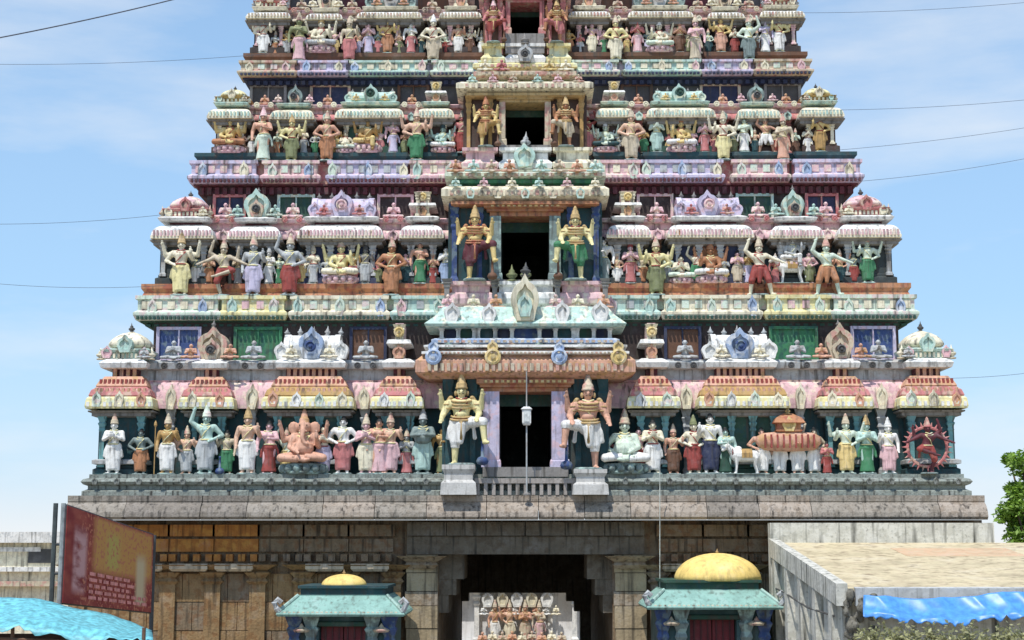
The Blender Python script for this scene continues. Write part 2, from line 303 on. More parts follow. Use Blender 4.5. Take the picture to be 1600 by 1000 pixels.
for i, T in enumerate(TIERS):
    Y = T['Y']; r = T['rows']; Yb = Y-.42
    zf, zk0, zk1, zs0, zs1, zt, zu = [Z(r[k], Yb) for k in ('floor', 'k0', 'k1', 's0', 's1', 'top', 'up')]
    W = -X(T['bays']['corner'][0]+10, r['k0'], Yb)           # half width of the wall
    D = DOORS[i]; dw = (X(D['x'][1], D['y'][1], Y-.9)-X(D['x'][0], D['y'][1], Y-.9))/2; dz0, dz1 = Z(D['y'][1], Y-.9), Z(D['y'][0], Y-.9)
    nb = BANDS[i+1]; Yup = Y+.55; Wup = -X(nb['x']+26, r['s1'], Yup)
    ztop = Z(nb['rows'][2], Yup)+.05
    # storey core with a real chamber behind the door
    mb = MB(); zc = zk1-.02
    mb.box(-W+.04, -dw, Y, BACK-i*1.2, zf-.6, zc); mb.box(dw, W-.04, Y, BACK-i*1.2, zf-.6, zc)
    if dz1 < zc: mb.box(-dw, dw, Y+.001, BACK-i*1.2, dz1, zc)
    mb.box(-dw, dw, Y+5, BACK-i*1.2, dz0, dz1); mb.box(-dw, dw, Y+.001, BACK-i*1.2, zf-.6, dz0)
    st = mb.build('storey', pm(T['wall'], .4), tower); STOREY.append(st)
    mb = MB()
    if dz1 < zc: mb.box(-Wup, Wup, Yup, BACK-.3-i*1.2, zc, ztop+.4)
    else:
        mb.box(-Wup, -dw, Yup, BACK-.3-i*1.2, zc, ztop+.4); mb.box(dw, Wup, Yup, BACK-.3-i*1.2, zc, ztop+.4); mb.box(-dw, dw, Yup, BACK-.3-i*1.2, dz1, ztop+.4)
    mb.build('upper_wall', pm({0: 'w4', 1: 'w4', 2: 'darkgrey', 3: 'w4'}[i], .4), st)
    # continuous recessed eave and sill
    ke = pm(T['rec'], .4)
    for sg_ in (-1, 1):
        xa, xb = sorted((sg_*(W-.25), sg_*(dw+.3)))
        kapota('eave', st, xa, xb, Y-.04, Y+1.2, zk0+.05, zk1-.06, .2, ke)
        MB().loft(xa, xb, Y-.02, Y+1.0, [(0, zk1-.07), (0, zs0), (.16, zs0+.03), (.2, zs0+(zs1-zs0)*.7), (.1, zs1)]).build('sill', pm('silver' if i == 0 else 'pink', .4), st)
    mw = pm(T['wall'], .45); me_ = pm(T['eave'], .35); medge = pm(T['edge'], .3); ml = pm(T['low'], .35)
    mpil = [pm('turq', .4), pm('silver', .4), pm('cream', .4), pm('pink', .4)][i]
    for sgn in (-1, 1):
        prev = None
        for bi, (bn, (a, b)) in enumerate(T['bays'].items()):
            x0, x1 = X(a, r['k1'], Yb), X(b, r['k1'], Yb)
            if sgn > 0: x0, x1 = -x1, -x0
            cx = (x0+x1)/2; bw = x1-x0; ov = .32 if i else .44
            yb_ = Yb+(.12 if bn == 'gable' else 0)
            # bay wall, pilasters, eave
            MB().loft(x0+ov*.6, x1-ov*.6, yb_, Y+.05, [(.1, zf-.02), (.1, zf+.14), (.03, zf+.18), (.03, zf+.24), (0, zf+.26), (0, zk0-.02), (.1, zk0+.06)]).build('bay_wall', pm({'corner': 'teal', 'gable': 'teal', 'vault': 'dgreen', 'side': 'teal'}[bn] if i == 0 else T['wall'] if bn != 'vault' else ('dblue', 'dgreen', 'w4')[i-1] if i else 'dgreen', .45), st)
            MB().loft(x0+ov*.6, x1-ov*.6, yb_, Y+.05, [(.06, zk0-.2), (.16, zk0-.17), (.16, zk0-.1), (.24, zk0-.07), (.24, zk0-.035)]).build('beam', pm('grey', .4), st)
            MB().loft(x0+ov*.6, x1-ov*.6, yb_-.1, Y+.05, [(.03, zf+.262), (.1, zf+.28), (.1, zf+.37), (.02, zf+.4)]).build('wall_ledge', pm('silver', .5), st) if i == 0 else None
            np_ = 4 if bn == 'vault' else 2
            for k in range(np_):
                px_ = x0+ov*.6+.1+(bw-ov*1.2-.2)*k/(np_-1); pilaster(st, px_, yb_-.07, zf+.2, zk0-.16, .115 if i < 2 else .09, mpil)
            if i == 0:
                bell(st, x0+ov, x1-ov, yb_, Y+.9, zk0, zk1, ov, (me_, medge, pm('ochre' if bn == 'vault' else 'rose', .35)))
                hk = zk1-zk0; dentils(st, x0+ov*.4, x1-ov*.4, yb_-ov*.62, zk0+hk*.42, zk0+hk*.62, .07, pm('peach'), .07); dentils(st, x0, x1, yb_-ov*.92, zk0+hk*.06, zk0+hk*.2, .075, pm('white'), .05)
                dentils(st, x0+ov*.6, x1-ov*.6, yb_-ov*.3, zk0+hk*.72, zk0+hk*.9, .06, pm('red'), .08)
            else:
                kapota('eave', st, x0+ov, x1-ov, yb_, Y+.9, zk0, zk1, ov, me_)
                MB().loft(x0+ov, x1-ov, yb_, Y+.2, [(ov*.9, zk0-.03), (ov*1.04, zk0-.02), (ov*1.04, zk0+(zk1-zk0)*.16), (ov*.98, zk0+(zk1-zk0)*.17)]).build('eave_lip', medge, st)
                dentils(st, x0+ov*.1, x1-ov*.1, yb_-ov*.96, zk0+(zk1-zk0)*.1, zk0+(zk1-zk0)*.5, .05, pm(('pink', 'mint', 'sand')[i-1]), .05)
            nn = {'corner': 3, 'gable': 2, 'vault': 4, 'side': 2}[bn]
            if i == 0 or bn in ('vault',):
                hh = (zk1-zk0)*.42
                for k in range(nn):
                    ax_ = x0+bw*(k+.5)/nn; arch(st, ax_, yb_-ov*1.02, zk0+.04, hh*.72, hh, [pm('palegreen'), pm('cream'), pm('peach'), pm('white')][(k+bi) % 4])
            # neck, sill
            MB().loft(x0+ov*1.1, x1-ov*1.1, yb_+.05, Y+.7, [(-.05, zk1-.03), (-.05, zs0+.01)]).build('neck', pm('dred' if i < 2 else 'tealgrey', .3), st)
            if i == 0: dentils(st, x0+ov*1.2, x1-ov*1.2, yb_+.1, zk1-.02, zs0, .09, pm('peach'), .06)
            MB().loft(x0+ov, x1-ov, yb_+.02, Y+.8, [(0, zs0), (.16, zs0+.02), (.2, zs0+(zs1-zs0)*.55), (.12, zs0+(zs1-zs0)*.8), (.02, zs1)]).build('sill', pm(T['sill'], .3), st)
            h = zt-zs1
            cr = T['roofs']
            if bn == 'corner':
                yd = yb_+bw*.36; rr = bw*.33
                MB().loft(cx-rr, cx+rr, yd-rr, yd+rr, [(0, zs1-.01), (0, zs1+h*.2), (.05, zs1+h*.23), (.09, zs1+h*.3), (.02, zs1+h*.34)]).build('shrine_neck', pm(('mint', 'rose', 'ochre', 'rose')[i], .4), st)
                dome(st, cx, yd, zs1+h*.30, bw*.62, h*.68, pm(cr[0], .45)); finial(st, cx, yd, zs1+h*.95, h*.3, pm('darkgrey'))
                arch(st, cx, yd-rr-.1, zs1+h*.2, bw*.26, h*.55, pm(('mint', 'rose', 'cream', 'sand')[i]))
                for q in (-1, 1):
                    arch(st, cx+q*rr*.85, yd-rr-.06, zs1+h*.02, bw*.16, h*.36, pm(('pink', 'cream', 'mint', 'cream')[i])); finial(st, cx+q*rr*1.15, yd-rr*.9, zs1-.01, h*.42, pm(('cream', 'sand', 'cream', 'silver')[i]))
                dentils(st, cx-rr, cx+rr, yd-rr-.01, zs1+h*.03, zs1+h*.19, .06, pm('cream'), .03)
                FIGS.append((st, cx-sgn*bw*.30, yb_-.02, zs1-.01, h*.4, ('silver', 'cream', 'sand', 'pink')[i]))
            elif bn == 'gable':
                for q in (-1, 1): FIGS.append((st, cx+q*bw*.36, yb_+.02, zs1-.01, h*.55, ('peach', 'mint', 'pink', 'cream')[i]))
                arch(st, cx, yb_+.12, zs1-.02, bw*.72, h*1.05, pm(cr[1], .35), 'gable_roof'); finial(st, cx, yb_+.25, zs1+h*1.08, h*.22, pm('grey'))
                arch(st, cx, yb_-.0, zs1, bw*.4, h*.62, pm('sand'))
                link('roundel', ROUND, st, pm('darkgrey'), (cx, yb_-.06, zs1+h*.16), (bw*.16, .25, bw*.16))
            elif bn == 'vault':
                vault(st, x0+ov*1.25, x1-ov*1.25, yb_+.12, Y+.5, zs1-.02, h*.9, pm(cr[2], .35))
                arch(st, cx, yb_+.02, zs1-.01, bw*.36, h*.95, pm(('paleblue', 'lilac', 'mint', 'silver')[i], .3)); link('roundel', ROUND, st, pm(('blue', 'pink', 'dgreen', 'darkgrey')[i]), (cx, yb_-.1, zs1+h*.2), (bw*.13, .25, bw*.13))
                for q in (-1, 1): arch(st, cx+q*bw*.33, yb_+.08, zs1, bw*.18, h*.55, pm(cr[2]))
                for q in (-1, 1): FIGS.append((st, cx+q*bw*.21, yb_-.02, zs1-.01, h*.5, ('cream', 'rose', 'yellow', 'peach')[i]))
                for k in range(5): finial(st, x0+bw*(.2+.15*k), (yb_+Y+.6)/2, zs1+h*.83, h*.27, pm('silver' if i == 0 else 'grey'))
            else:
                zz = Z(nb['rows'][2], yb_)
                MB().loft(x0+ov*1.3, x1-ov*1.3, yb_+.1, Y+.7, [(0, zs1-.01), (0, zz+.1)]).build('turret', pm(('pink', 'pink', 'sand', 'peach')[i], .35), st)
                hs = zz-zs1
                MB().loft(x0+ov*1.2, x1-ov*1.2, yb_+.08, Y+.75, [(0, zs1+hs*.42), (.17, zs1+hs*.46), (.14, zs1+hs*.58), (0, zs1+hs*.62)]).build('turret_eave', pm('white', .3), st)
                arch(st, cx, yb_-.02, zs1, bw*.42, hs*.42, pm('peach')); link('roundel', ROUND, st, pm('yellow'), (cx, yb_-.02, zs1+hs*.66), (bw*.2, .22, bw*.2))
                for q in (0, 1): pilaster(st, (x0+ov*1.3+.05, x1-ov*1.3-.05)[q], yb_+.02, zs1, zz+.06, .1, pm('cream', .3))
            # recess towards the axis: pilaster pair low, window high
            if prev is not None:
                rx0, rx1 = (prev[1], x0) if sgn < 0 else (x1, prev[0])
                lo_, hi_ = (rx0-.28, rx1+.28)
                zz0, zz1 = zs1+.02, ztop-.06
                if (hi_-lo_) > .5 and bn in ('gable', 'vault', 'side'):
                    pan = T['win'][0] if bn == 'gable' else T['win'][1] if bn == 'vault' else ('brown', 'w4', 'darkgrey', 'brown')[i]
                    window(st, lo_, hi_, Yup, zz0, zz1, pm({'gable': ('lilac', 'rose', 'grey', 'grey'), 'vault': ('green', 'mint', 'sand', 'grey'), 'side': ('dblue', 'pink', 'brown', 'grey')}[bn][i], .3), pm(pan, .25))
                    mxp = (lo_+hi_)/2
                    for q in (-1, 1): link('roundel', ROUND, st, pm(('darkgrey', 'rose', 'cream', 'sand')[i]), (mxp+q*.2, Y-.2, zs0+.03), (.17, .12, .17))
                    FIGS.append((st, mxp, Y+.0, zs1-.01, (zt-zs1)*.72, ('silver', 'pink', 'peach', 'sand')[i]))
                mx_ = (rx0+rx1)/2
                if rx1-rx0 > .12:
                    pilaster(st, mx_, Y-.1, zf, zk0+.06, .14, pm(('silver', 'brown', 'rose', 'grey')[i], .4))
                    arch(st, mx_, Y-.27, zk0+.02, min(.3, rx1-rx0+.1), (zk1-zk0)*.7, pm(('cream', 'pink', 'mint', 'cream')[i]))
            prev = (x0, x1)
    # base band and underside of the storey above
    B = nb; Yn = (TIERS[i+1]['Y'] if i+1 < len(TIERS) else Y+1.0); nxt = TIERS[i+1] if i+1 < len(TIERS) else None
    yfb = Yn-.85; z0, z1, z2 = Z(B['rows'][1], yfb), Z(B['rows'][0], yfb), Z(B['rows'][2], yfb)
    Wb = -X(B['x'], B['rows'][1], yfb); zb0, zb1 = Z(B['base'][1], yfb+.2), Z(B['base'][0], yfb+.2)
    MB().loft(-Wb+.14, Wb-.14, yfb+.14, BACK-1.2*(i+1), [(-.3, z2-.02), (-.05, z2+.05), (-.05, z0-.08), (.06, z0-.04), (.06, z0)]).build('underside_moulding', pm(B['under'], .3), st)
    MB().loft(-Wb+.16, Wb-.16, yfb+.16, BACK-1.2*(i+1), [(.0, z0), (.0, z1-.06), (.04, z1-.05), (.04, z1)]).build('base_band', pm(B['cols']['rec'], .4), st)
    MB().loft(-Wb+.5, Wb-.5, yfb+.34, BACK-1.2*(i+1), [(0, z1-.01), (.06, z1+.04), (.02, z1+(zb1-z1)*.45), (.08, z1+(zb1-z1)*.7), (.0, zb1)]).build('base_moulding', pm(B['basec'], .4), st)
    dentils(st, -Wb+.2, Wb-.2, yfb+.16, z2+.02, z0-.09, .12, pm(B['under'], .3), .08)
    bays = nxt['bays'] if nxt else dict(corner=(452, 510), gable=(530, 580), vault=(604, 690), side=(706, 760))
    for sgn in (-1, 1):
        for bj, (bn, (a, b)) in enumerate(bays.items()):
            a -= 14 if bn != 'corner' else 28; b += 8
            if bn == 'corner': a = B['x']
            x0, x1 = X(a, B['rows'][0], yfb), X(b, B['rows'][0], yfb)
            if sgn > 0: x0, x1 = -x1, -x0
            hb = z1-z0; cc = pm(B['cols'][bn], .35)
            jo = .007*bj
            MB().loft(x0+.06, x1-.06, yfb-.05+jo, yfb+.6+jo, [(.04, z0+.003+jo*.3), (.1, z0+hb*.2), (.1, z0+hb*.3), (.0, z0+hb*.42), (.0, z0+hb*.82), (.06, z0+hb*.86), (.06, z1+.006-jo*.4)]).build('base_band', cc, st)
            n = {'corner': 2, 'gable': 2, 'vault': 3, 'side': 2}[bn]
            yfb_ = yfb; dentils(st, x0+.1, x1-.1, yfb-.05+.007*bj, z0+hb*.46, z0+hb*.79, .19, pm(('cream', 'pink', 'palegreen', 'silver')[(bj+i) % 4], .4), .03); dentils(st, x0+.04, x1-.04, yfb-.15, z0+.01, z0+hb*.14, .06, pm(B['under']), .03)
            for k in range(n):
                xx = x0+(x1-x0)*(k+.5)/n; arch(st, xx+.22*(k-(n-1)/2), yfb-.11, z0+.08, .26 if i < 2 else .22, hb*.75, [pm('mint'), pm('palegreen'), pm('paleblue'), pm('cream'), pm('pink')][(k+len(bn)+i) % 5])
            MB().loft(x0+.14, x1-.14, yfb+.26+jo, Yn+.2+jo, [(0, z1-.01), (.05, z1+.03), (.0, z1+(zb1-z1)*.4), (.07, z1+(zb1-z1)*.66), (.07, zb1+.004+jo*.3)]).build('base_moulding', pm(B['basec'], .35), st)
    T['ledges'] = T.get('ledges', [])
    if nxt: nxt['ledges'] = [(Z(B['rows'][0], yfb)+.006, yfb+.1), (zb1+.004, Yn-.50)]
    T['zf'], T['zk0'], T['W'] = zf, zk0, W
# plain top storey (cut by the frame)
mb = MB(); Wt = -X(470, -100, 4.9); mb.box(-Wt, Wt, 4.9, 9, Z(-60, 4.9)-.3, Z(-190, 4.9)); mb.build('storey', pm('rose', .4), tower)

# ---- central projection of each storey: door frame, lintel, canopy
def strip(st, name, mat, pxl, pxr, ya, yb, Yf, ov=.0, Yback=None):
    x0, x1 = X(pxl, yb, Yf), X(pxr, yb, Yf); z0, z1 = Z(yb, Yf), Z(ya, Yf); xc = (x1-x0)/2
    if (pxl+pxr) > 1600 and (pxl+pxr) < 1690: x0, x1 = -xc, xc
    h = z1-z0
    if ov >= .14 and h > .1:
        dentils(st, x0, x1, Yf-ov*.9, z0+h*.3, z0+h*.62, min(.09, h*.5), pm('pink' if 'cream' in mat.name else 'sand', .4), ov*.16+.03)
    return MB().loft(x0, x1, Yf, (Yf+1.3) if Yback is None else Yback, [(0, z0), (ov, z0+h*.25), (ov, z0+h*.75), (ov*.4, z1)]).build(name, mat, st)
def doorway(i, jamb, lint, wallc, jw):
    st = STOREY[i]; T = TIERS[i]; D = DOORS[i]; Y = T['Y']; Yf = Y-.9; a, b = CENT[i]
    dx0, dx1 = D['x']; y0, y1 = D['y']; k = 1
    zb, zt = Z(y1, Yf), Z(y0, Yf); hw = (X(dx1, y1, Yf)-X(dx0, y1, Yf))/2; W2 = (X(b, y1, Yf)-X(a, y1, Yf))/2; jwm = jw/60
    zl = Z(y0-20 if i < 2 else y0-12, Yf)
    zbot = Z(T['rows']['floor'], Yf)-.05
    for s in (-1, 1):
        box('centre_wall', pm(wallc, .4), st, s*(hw+jwm), s*W2, Yf+.1, Y+.02, zbot, zl)
        mb = MB(); x0, x1 = sorted((s*hw, s*(hw+jwm)))
        mb.box(x0, x1, Yf-.04, Y+.4, zb, zt); mb.loft(x0-.02, x1+.02, Yf-.06, Y+.1, [(.02, zb), (.02, zb+.15), (0, zb+.2)])
        mb.box(x0+.06 if s < 0 else x0, x1 if s < 0 else x1-.06, Yf-.07, Yf, zb+.2, zt)
        mb.build('door_jamb', pm(jamb, .3), st)
        for q in (.25, .85): pilaster(st, s*(hw+jwm+(W2-hw-jwm)*q), Yf+.02, zbot, zl, .14 if i < 2 else .1, pm(('teal', 'blue', 'ochre', 'rose')[i], .4))
    lm = paint((30, 40, 32), .3); mb = MB(); e_ = .012  # near-black lining colour paints in the shade of the unlit chamber
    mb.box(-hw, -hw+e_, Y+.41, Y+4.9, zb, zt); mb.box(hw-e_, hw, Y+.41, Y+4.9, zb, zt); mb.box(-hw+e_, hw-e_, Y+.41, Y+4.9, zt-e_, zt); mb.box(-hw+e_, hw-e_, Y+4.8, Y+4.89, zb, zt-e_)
    mb.build('shade_lining', lm, st)
    box('door_valance', pm('dgreen', .3), st, -hw+.002, hw-.002, Y-.1, Y-.06, zt-(zt-zb)*.16, zt-.003)
    box('threshold', pm('grey', .4), st, -hw-jwm, hw+jwm, Yf-.1, Y+5, zbot, zb)
    MB().loft(-hw-jwm, hw+jwm, Yf-.02, Y+.1, [(0, zt), (0, zt+(zl-zt)*.3), (.08, zt+(zl-zt)*.35), (.08, zt+(zl-zt)*.5), (.16, zt+(zl-zt)*.6), (.16, zl-.02)]).build('lintel', pm(lint, .3), st)
    dentils(st, -hw-jwm, hw+jwm, Yf-.16, zt+(zl-zt)*.65, zl-.05, .08, pm('yellow'), .05)
    return Yf, hw, W2, zl
# first storey
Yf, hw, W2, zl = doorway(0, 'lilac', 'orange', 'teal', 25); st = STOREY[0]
strip(st, 'canopy', pm('peach', .3), 668, 976, 556, 592, Yf-.1, .28, 1)
strip(st, 'canopy_fillet', pm('white', .3), 676, 968, 549, 556, Yf-.15, .25, 1); strip(st, 'canopy_fillet', pm('brown', .3), 684, 960, 545, 549, Yf-.1, .16, 1)
strip(st, 'canopy_fillet', pm('white', .3), 676, 968, 539, 545, Yf-.1, .2, 1); strip(st, 'canopy_fillet', pm('paleblue', .35), 684, 960, 529, 539, Yf-.05, .14, 1)
for px_, c in ((677, 'paleblue'), (770, 'yellow'), (874, 'paleblue'), (967, 'yellow')):
    p = P(px_, 570, Yf-.42); link('medallion', ROUND, st, pm(c, .2), (p.x, Yf-.36, p.z), (.42, .3, .42)); arch(st, p.x, Yf-.38, p.z+.3, .34, .3, pm(c, .2))
strip(st, 'loggia_wall', pm('dblue', .3), 690, 954, 511, 530, Yf+.25, 0, 1)
for px_ in (690, 716, 741, 747, 774, 800, 843, 868, 896, 902, 928, 953):
    p0 = P(px_, 530, Yf+.12); pilaster(st, p0.x, Yf+.1, p0.z, Z(510, Yf+.1), .1, pm('white', .3))
for k in range(5):
    a_ = (718, 749, 802, 870, 904)[k]; b_ = (739, 772, 841, 894, 926)[k]; z0, z1 = Z(529, Yf+.24), Z(513, Yf+.24)
    box('window_panel', pm(('dgreen', 'teal', 'blue', 'teal', 'dgreen')[k], .2), st, X(a_, 520, Yf+.2), X(b_, 520, Yf+.2), Yf+.2, Yf+.3, z0, z1)
z0, z1 = Z(511, Yf), Z(482, Yf+.5); wx = 4.72/2
MB().loft(-W2+.0, W2-.0, Yf+.2, 1.2, [(.1, z0-.02), (.42, z0), (.46, z0+.06), (.34, z0+(z1-z0)*.3), (.16, z0+(z1-z0)*.6), (.0, z1)]).build('canopy_roof', pm('mint', .3), st)
for px_ in (706, 764, 878, 938):
    p = P(px_, 505, Yf); arch(st, p.x, Yf-.16, z0+.1, .42, .5, pm('white', .3))
arch(st, 0, Yf-.2, z0+.12, .78, 1.15, pm('cream', .2), 'gable_ornament'); arch(st, 0, Yf-.33, z0+.22, .4, .6, pm('mint', .2)); finial(st, 0, Yf-.1, z0+1.3, .38, pm('darkgrey'))
# second storey
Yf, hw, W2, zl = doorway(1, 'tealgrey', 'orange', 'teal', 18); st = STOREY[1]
strip(st, 'canopy', pm('orange', .3), 712, 932, 314, 322, Yf-.15, .1, 2.2)
strip(st, 'canopy', pm('cream', .3), 703, 941, 292, 314, Yf-.1, .2, 2.2); strip(st, 'canopy', pm('green', .4), 716, 928, 280, 290, Yf+.1, .12, 2.2)
strip(st, 'canopy', pm('palegreen', .35), 708, 936, 270, 280, Yf+.05, .2, 2.2)
for px_ in (735, 778, 821, 864, 907):
    p = P(px_, 310, Yf-.3); arch(st, p.x, Yf-.3, p.z, .3, .28, pm(('mint', 'cream', 'mint', 'cream', 'mint')[(px_-735)//43], .3))
for px0, px1, c in ((700, 771, 'pink'), (774, 870, 'white'), (873, 944, 'pink')):
    x0, x1 = X(px0, 460, Yf-.3), X(px1, 460, Yf-.3); z0, z1 = Z(478, Yf-.3), Z(439, Yf-.3); h = z1-z0
    MB().loft(x0+.1, x1-.1, Yf-.2, 1.4, [(0, z0), (.1, z0+h*.1), (.13, z0+h*.3), (.1, z0+h*.5), (.0, z0+h*.58), (0, z0+h*.8), (.1, z0+h*.86), (.1, z1)]).build('balcony_block', pm(c, .3), st)
for px_ in (773, 871, 698, 946): p = P(px_, 478, Yf-.35); pilaster(st, p.x, Yf-.38, p.z, Z(436, Yf-.35), .13, pm('grey', .4))
for px_ in (800, 822): p = P(px_, 437, Yf-.1); finial(st, p.x, Yf-.2, Z(439, Yf-.3), .42, pm('olive'))
# third storey
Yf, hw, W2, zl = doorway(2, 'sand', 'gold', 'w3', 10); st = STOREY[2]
strip(st, 'canopy', pm('gold', .3), 735, 909, 145, 152, Yf-.12, .1, 3.6); strip(st, 'canopy', pm('cream', .4), 726, 916, 129, 145, Yf-.1, .22, 3.6); strip(st, 'canopy', pm('sand', .4), 752, 890, 112, 124, Yf+.2, .2, 3.6); strip(st, 'canopy', pm('olive', .3), 752, 892, 123, 129, Yf+.25, 0, 3.6)
for px0, px1, c in ((722, 778, 'pink'), (780, 862, 'white'), (864, 926, 'cream')):
    x0, x1 = X(px0, 245, Yf-.2), X(px1, 245, Yf-.2); z0, z1 = Z(266, Yf-.2), Z(230, Yf-.2); h = z1-z0
    MB().loft(x0+.1, x1-.1, Yf-.1, 2.6, [(0, z0), (.1, z0+h*.1), (.13, z0+h*.3), (.0, z0+h*.5), (0, z0+h*.8), (.1, z0+h*.86), (.1, z1)]).build('balcony_block', pm(c, .3), st)
arch(st, 0, Yf-.3, Z(262, Yf-.2), .7, .62, pm('mint', .3), 'gable_ornament'); finial(st, 0, Yf-.15, Z(232, Yf-.2), .4, pm('silver'))
strip(st, 'balcony_base', pm('cream', .3), 712, 930, 265, 273, Yf-.1, .12, 2.6)
# fourth storey
Yf, hw, W2, zl = doorway(3, 'rose', 'rose', 'brown', 8); st = STOREY[3]
strip(st, 'canopy', pm('pink', .3), 760, 884, -16, -6, Yf-.1, .2, 4.6)
for px0, px1, c in ((752, 788, 'paleyellow'), (790, 852, 'white'), (854, 892, 'paleyellow')):
    x0, x1 = X(px0, 80, Yf-.15), X(px1, 80, Yf-.15); z0, z1 = Z(100, Yf-.15), Z(67, Yf-.15); h = z1-z0
    MB().loft(x0+.08, x1-.08, Yf-.05, 3.7, [(0, z0), (.08, z0+h*.1), (.1, z0+h*.3), (.0, z0+h*.5), (0, z0+h*.8), (.08, z0+h*.86), (.08, z1)]).build('balcony_block', pm(c, .3), st)
arch(st, 0, Yf-.25, Z(97, Yf-.2), .62, .5, pm('silver', .3), 'gable_ornament'); link('roundel', ROUND, st, pm('darkgrey'), (0, Yf-.35, Z(92, Yf-.2)), (.2, .2, .2)); finial(st, 0, Yf-.15, Z(68, Yf-.2), .35, pm('grey'))
strip(st, 'balcony_base', pm('paleyellow', .3), 748, 896, 99, 110, Yf-.05, .14, 3.7)

for si, py, Yq, xs, hh_, cs in ((1, 270, .25, (712, 740, 768, 796, 846, 874, 902, 930), .42, ('peach', 'mint', 'sand')), (2, 112, 1.75, (758, 784, 858, 884), .4, ('cream', 'rose', 'yellow')), (0, 545, -.98, (700, 735, 800, 842, 908, 940), .3, ('mint', 'white', 'sand')),
                             (1, 292, .12, (712, 756, 800, 842, 886, 930), .3, ('mint', 'pink', 'cream')), (2, 129, 1.4, (738, 770, 802, 840, 872, 904), .28, ('mint', 'pink', 'sand')), (0, 483, -.3, (700, 740, 775, 868, 903, 943), .45, ('pink', 'cream', 'peach'))):
    for k, px_ in enumerate(xs): q_ = P(px_, py, Yq); FIGS.append((STOREY[si], q_.x, Yq, q_.z-.03, hh_, cs[k % 3]))
# ---- first storey plinth
zf = TIERS[0]['zf']; z775 = Z(774, -1.15); st = STOREY[0]; W = -X(128, 755, -1.05); hp = zf-z775
MB().loft(-W+.15, W-.15, -.95, BACK, [(.14, z775), (.14, z775+hp*.2), (.02, z775+hp*.3), (.02, z775+hp*.45), (.12, z775+hp*.52), (.17, z775+hp*.64), (.12, z775+hp*.76), (.0, z775+hp*.82), (.0, zf-.005)]).build('plinth', paint((142, 150, 142), .8, .9, 1.3, .7, (54, 54, 50), (112, 112, 104)), st)
for k in range(40):
    x = -W+.35+(2*W-.7)*k/39
    if abs(x) < 2.3: continue
    arch(st, x, -1.16, z775+hp*.5, .24, hp*.3, paint((128, 132, 126), .6, .9, 1.3, .5))
for k in range(13):       # short balusters before the door
    x = -1.2+2.4*k/12; box('baluster', pm('stone', .5), st, x-.045, x+.045, -1.2, -1.08, z775+.01, z775+hp*.55)
box('rail', pm('stone', .5), st, -1.28, 1.28, -1.22, -1.06, z775+hp*.55, z775+hp*.78)
# guardian pedestals
PED = {}
for px_, w_, ya, c in ((717, 52, 727, 'white'), (922, 52, 734, 'mint')):
    p = P(px_, 770, -1.2); z1 = Z(ya, -1.2); hh = z1-z775; ww = w_/60
    MB().loft(p.x-ww/2+.08, p.x+ww/2-.08, -1.5, -.7, [(.1, z775+.005), (.08, z775+hh*.4), (0, z775+hh*.5), (0, z775+hh*.7), (.06, z775+hh*.85), (.06, z1)]).build('pedestal', paint((196, 194, 188), .4, .9, 1.3), st); PED[px_] = z1

# ---- granite base
GRAN = paint((160, 144, 122), .65, .9, 1.0, .6, (66, 58, 46), (132, 106, 76)); GRAN2 = paint((130, 112, 88), .65, .9, 1.0, .6, (56, 48, 38), (120, 84, 54)); OCH = paint((176, 116, 56), .6, .9, 1.2, .5, (104, 66, 36), (190, 140, 66)); TAN = paint((150, 122, 84), .7, .9, 1.1, .6, (78, 62, 42), (128, 88, 50))
DKG = paint((112, 102, 86), .6, .9, 1.0, .6, (52, 48, 40), (92, 78, 62))
Yw = -.5; ztop = Z(812, -1.2); Wb = -X(112, 812, Yw); gw = 2.2; gz = Z(866, Yw)
mb = MB(); mb.box(-Wb, -gw, Yw, BACK, 0, ztop); mb.box(gw, Wb, Yw, BACK, 0, ztop); mb.box(-gw, gw, Yw+.001, BACK, gz, ztop)
base = mb.build('granite_base', GRAN2, tower)
# rear portal closing the passage down
mb = MB(); zr = Z(925, BACK); q = 1/(2400/(BACK+40))
for hw_, za, zb in ((74*q, zr-.28, zr), (86*q, zr-.62, zr-.28), (95*q, 0, zr-.62)):
    for s in (-1, 1): mb.box(min(s*hw_-.28, s*gw), max(s*hw_-.28, s*gw), BACK-.9, BACK-.002, za, zb)
mb.box(-gw, gw, BACK-.9, BACK-.002, zr, gz); mb.build('rear_portal', DKG, base)
# front corbels and lintel
for k, (px_, ya, yb) in enumerate(((726, 866, 905), (714, 905, 930), (702, 930, 958))):
    for s in (-1, 1):
        x = (821-px_)*39.5/2400; mbx = MB(); x0, x1 = sorted((s*x, s*gw))
        mbx.loft(x0, x1, Yw+.05+.02*k, Yw+2.2, [(0, Z(yb, Yw)+.0015), (0, Z(ya, Yw)-.0015)]).build('corbel', DKG, base)
box('lintel_beam', DKG, base, -3.0, 3.0, Yw-.28, Yw+.1, gz-.0, Z(838, Yw-.28)); 
for k in range(6): box('lintel_stone', DKG, base, -3.0+k*1.0+.008, -3.0+(k+1)*1.0-.008, Yw-.36-.02*(k % 2), Yw+.05, Z(837, Yw-.3), Z(816, Yw-.3))
# gate piers in courses
for s in (-1, 1):
    z = 0; c = 0
    while z < gz-.02:
        h = min(.36+.1*((c*7) % 3), gz-z); x0, x1 = sorted((s*(gw+.02), s*(gw+.84)))
        box('stone_block', paint((172, 154, 122), .5, .9, 1.0, .5, (70, 62, 50)) if c % 3 else GRAN, base, x0+.02*((c*5) % 3), x1-.02*((c*3) % 3), Yw-.22-.015*(c % 2), Yw+.05, z+.008, z+h-.008); z += h; c += 1
    x = s*(gw+.42); mbx = MB(); capital(mbx, x-.0, Yw-.3, gz-.36, .6, .32); mbx.build('capital', GRAN, base)
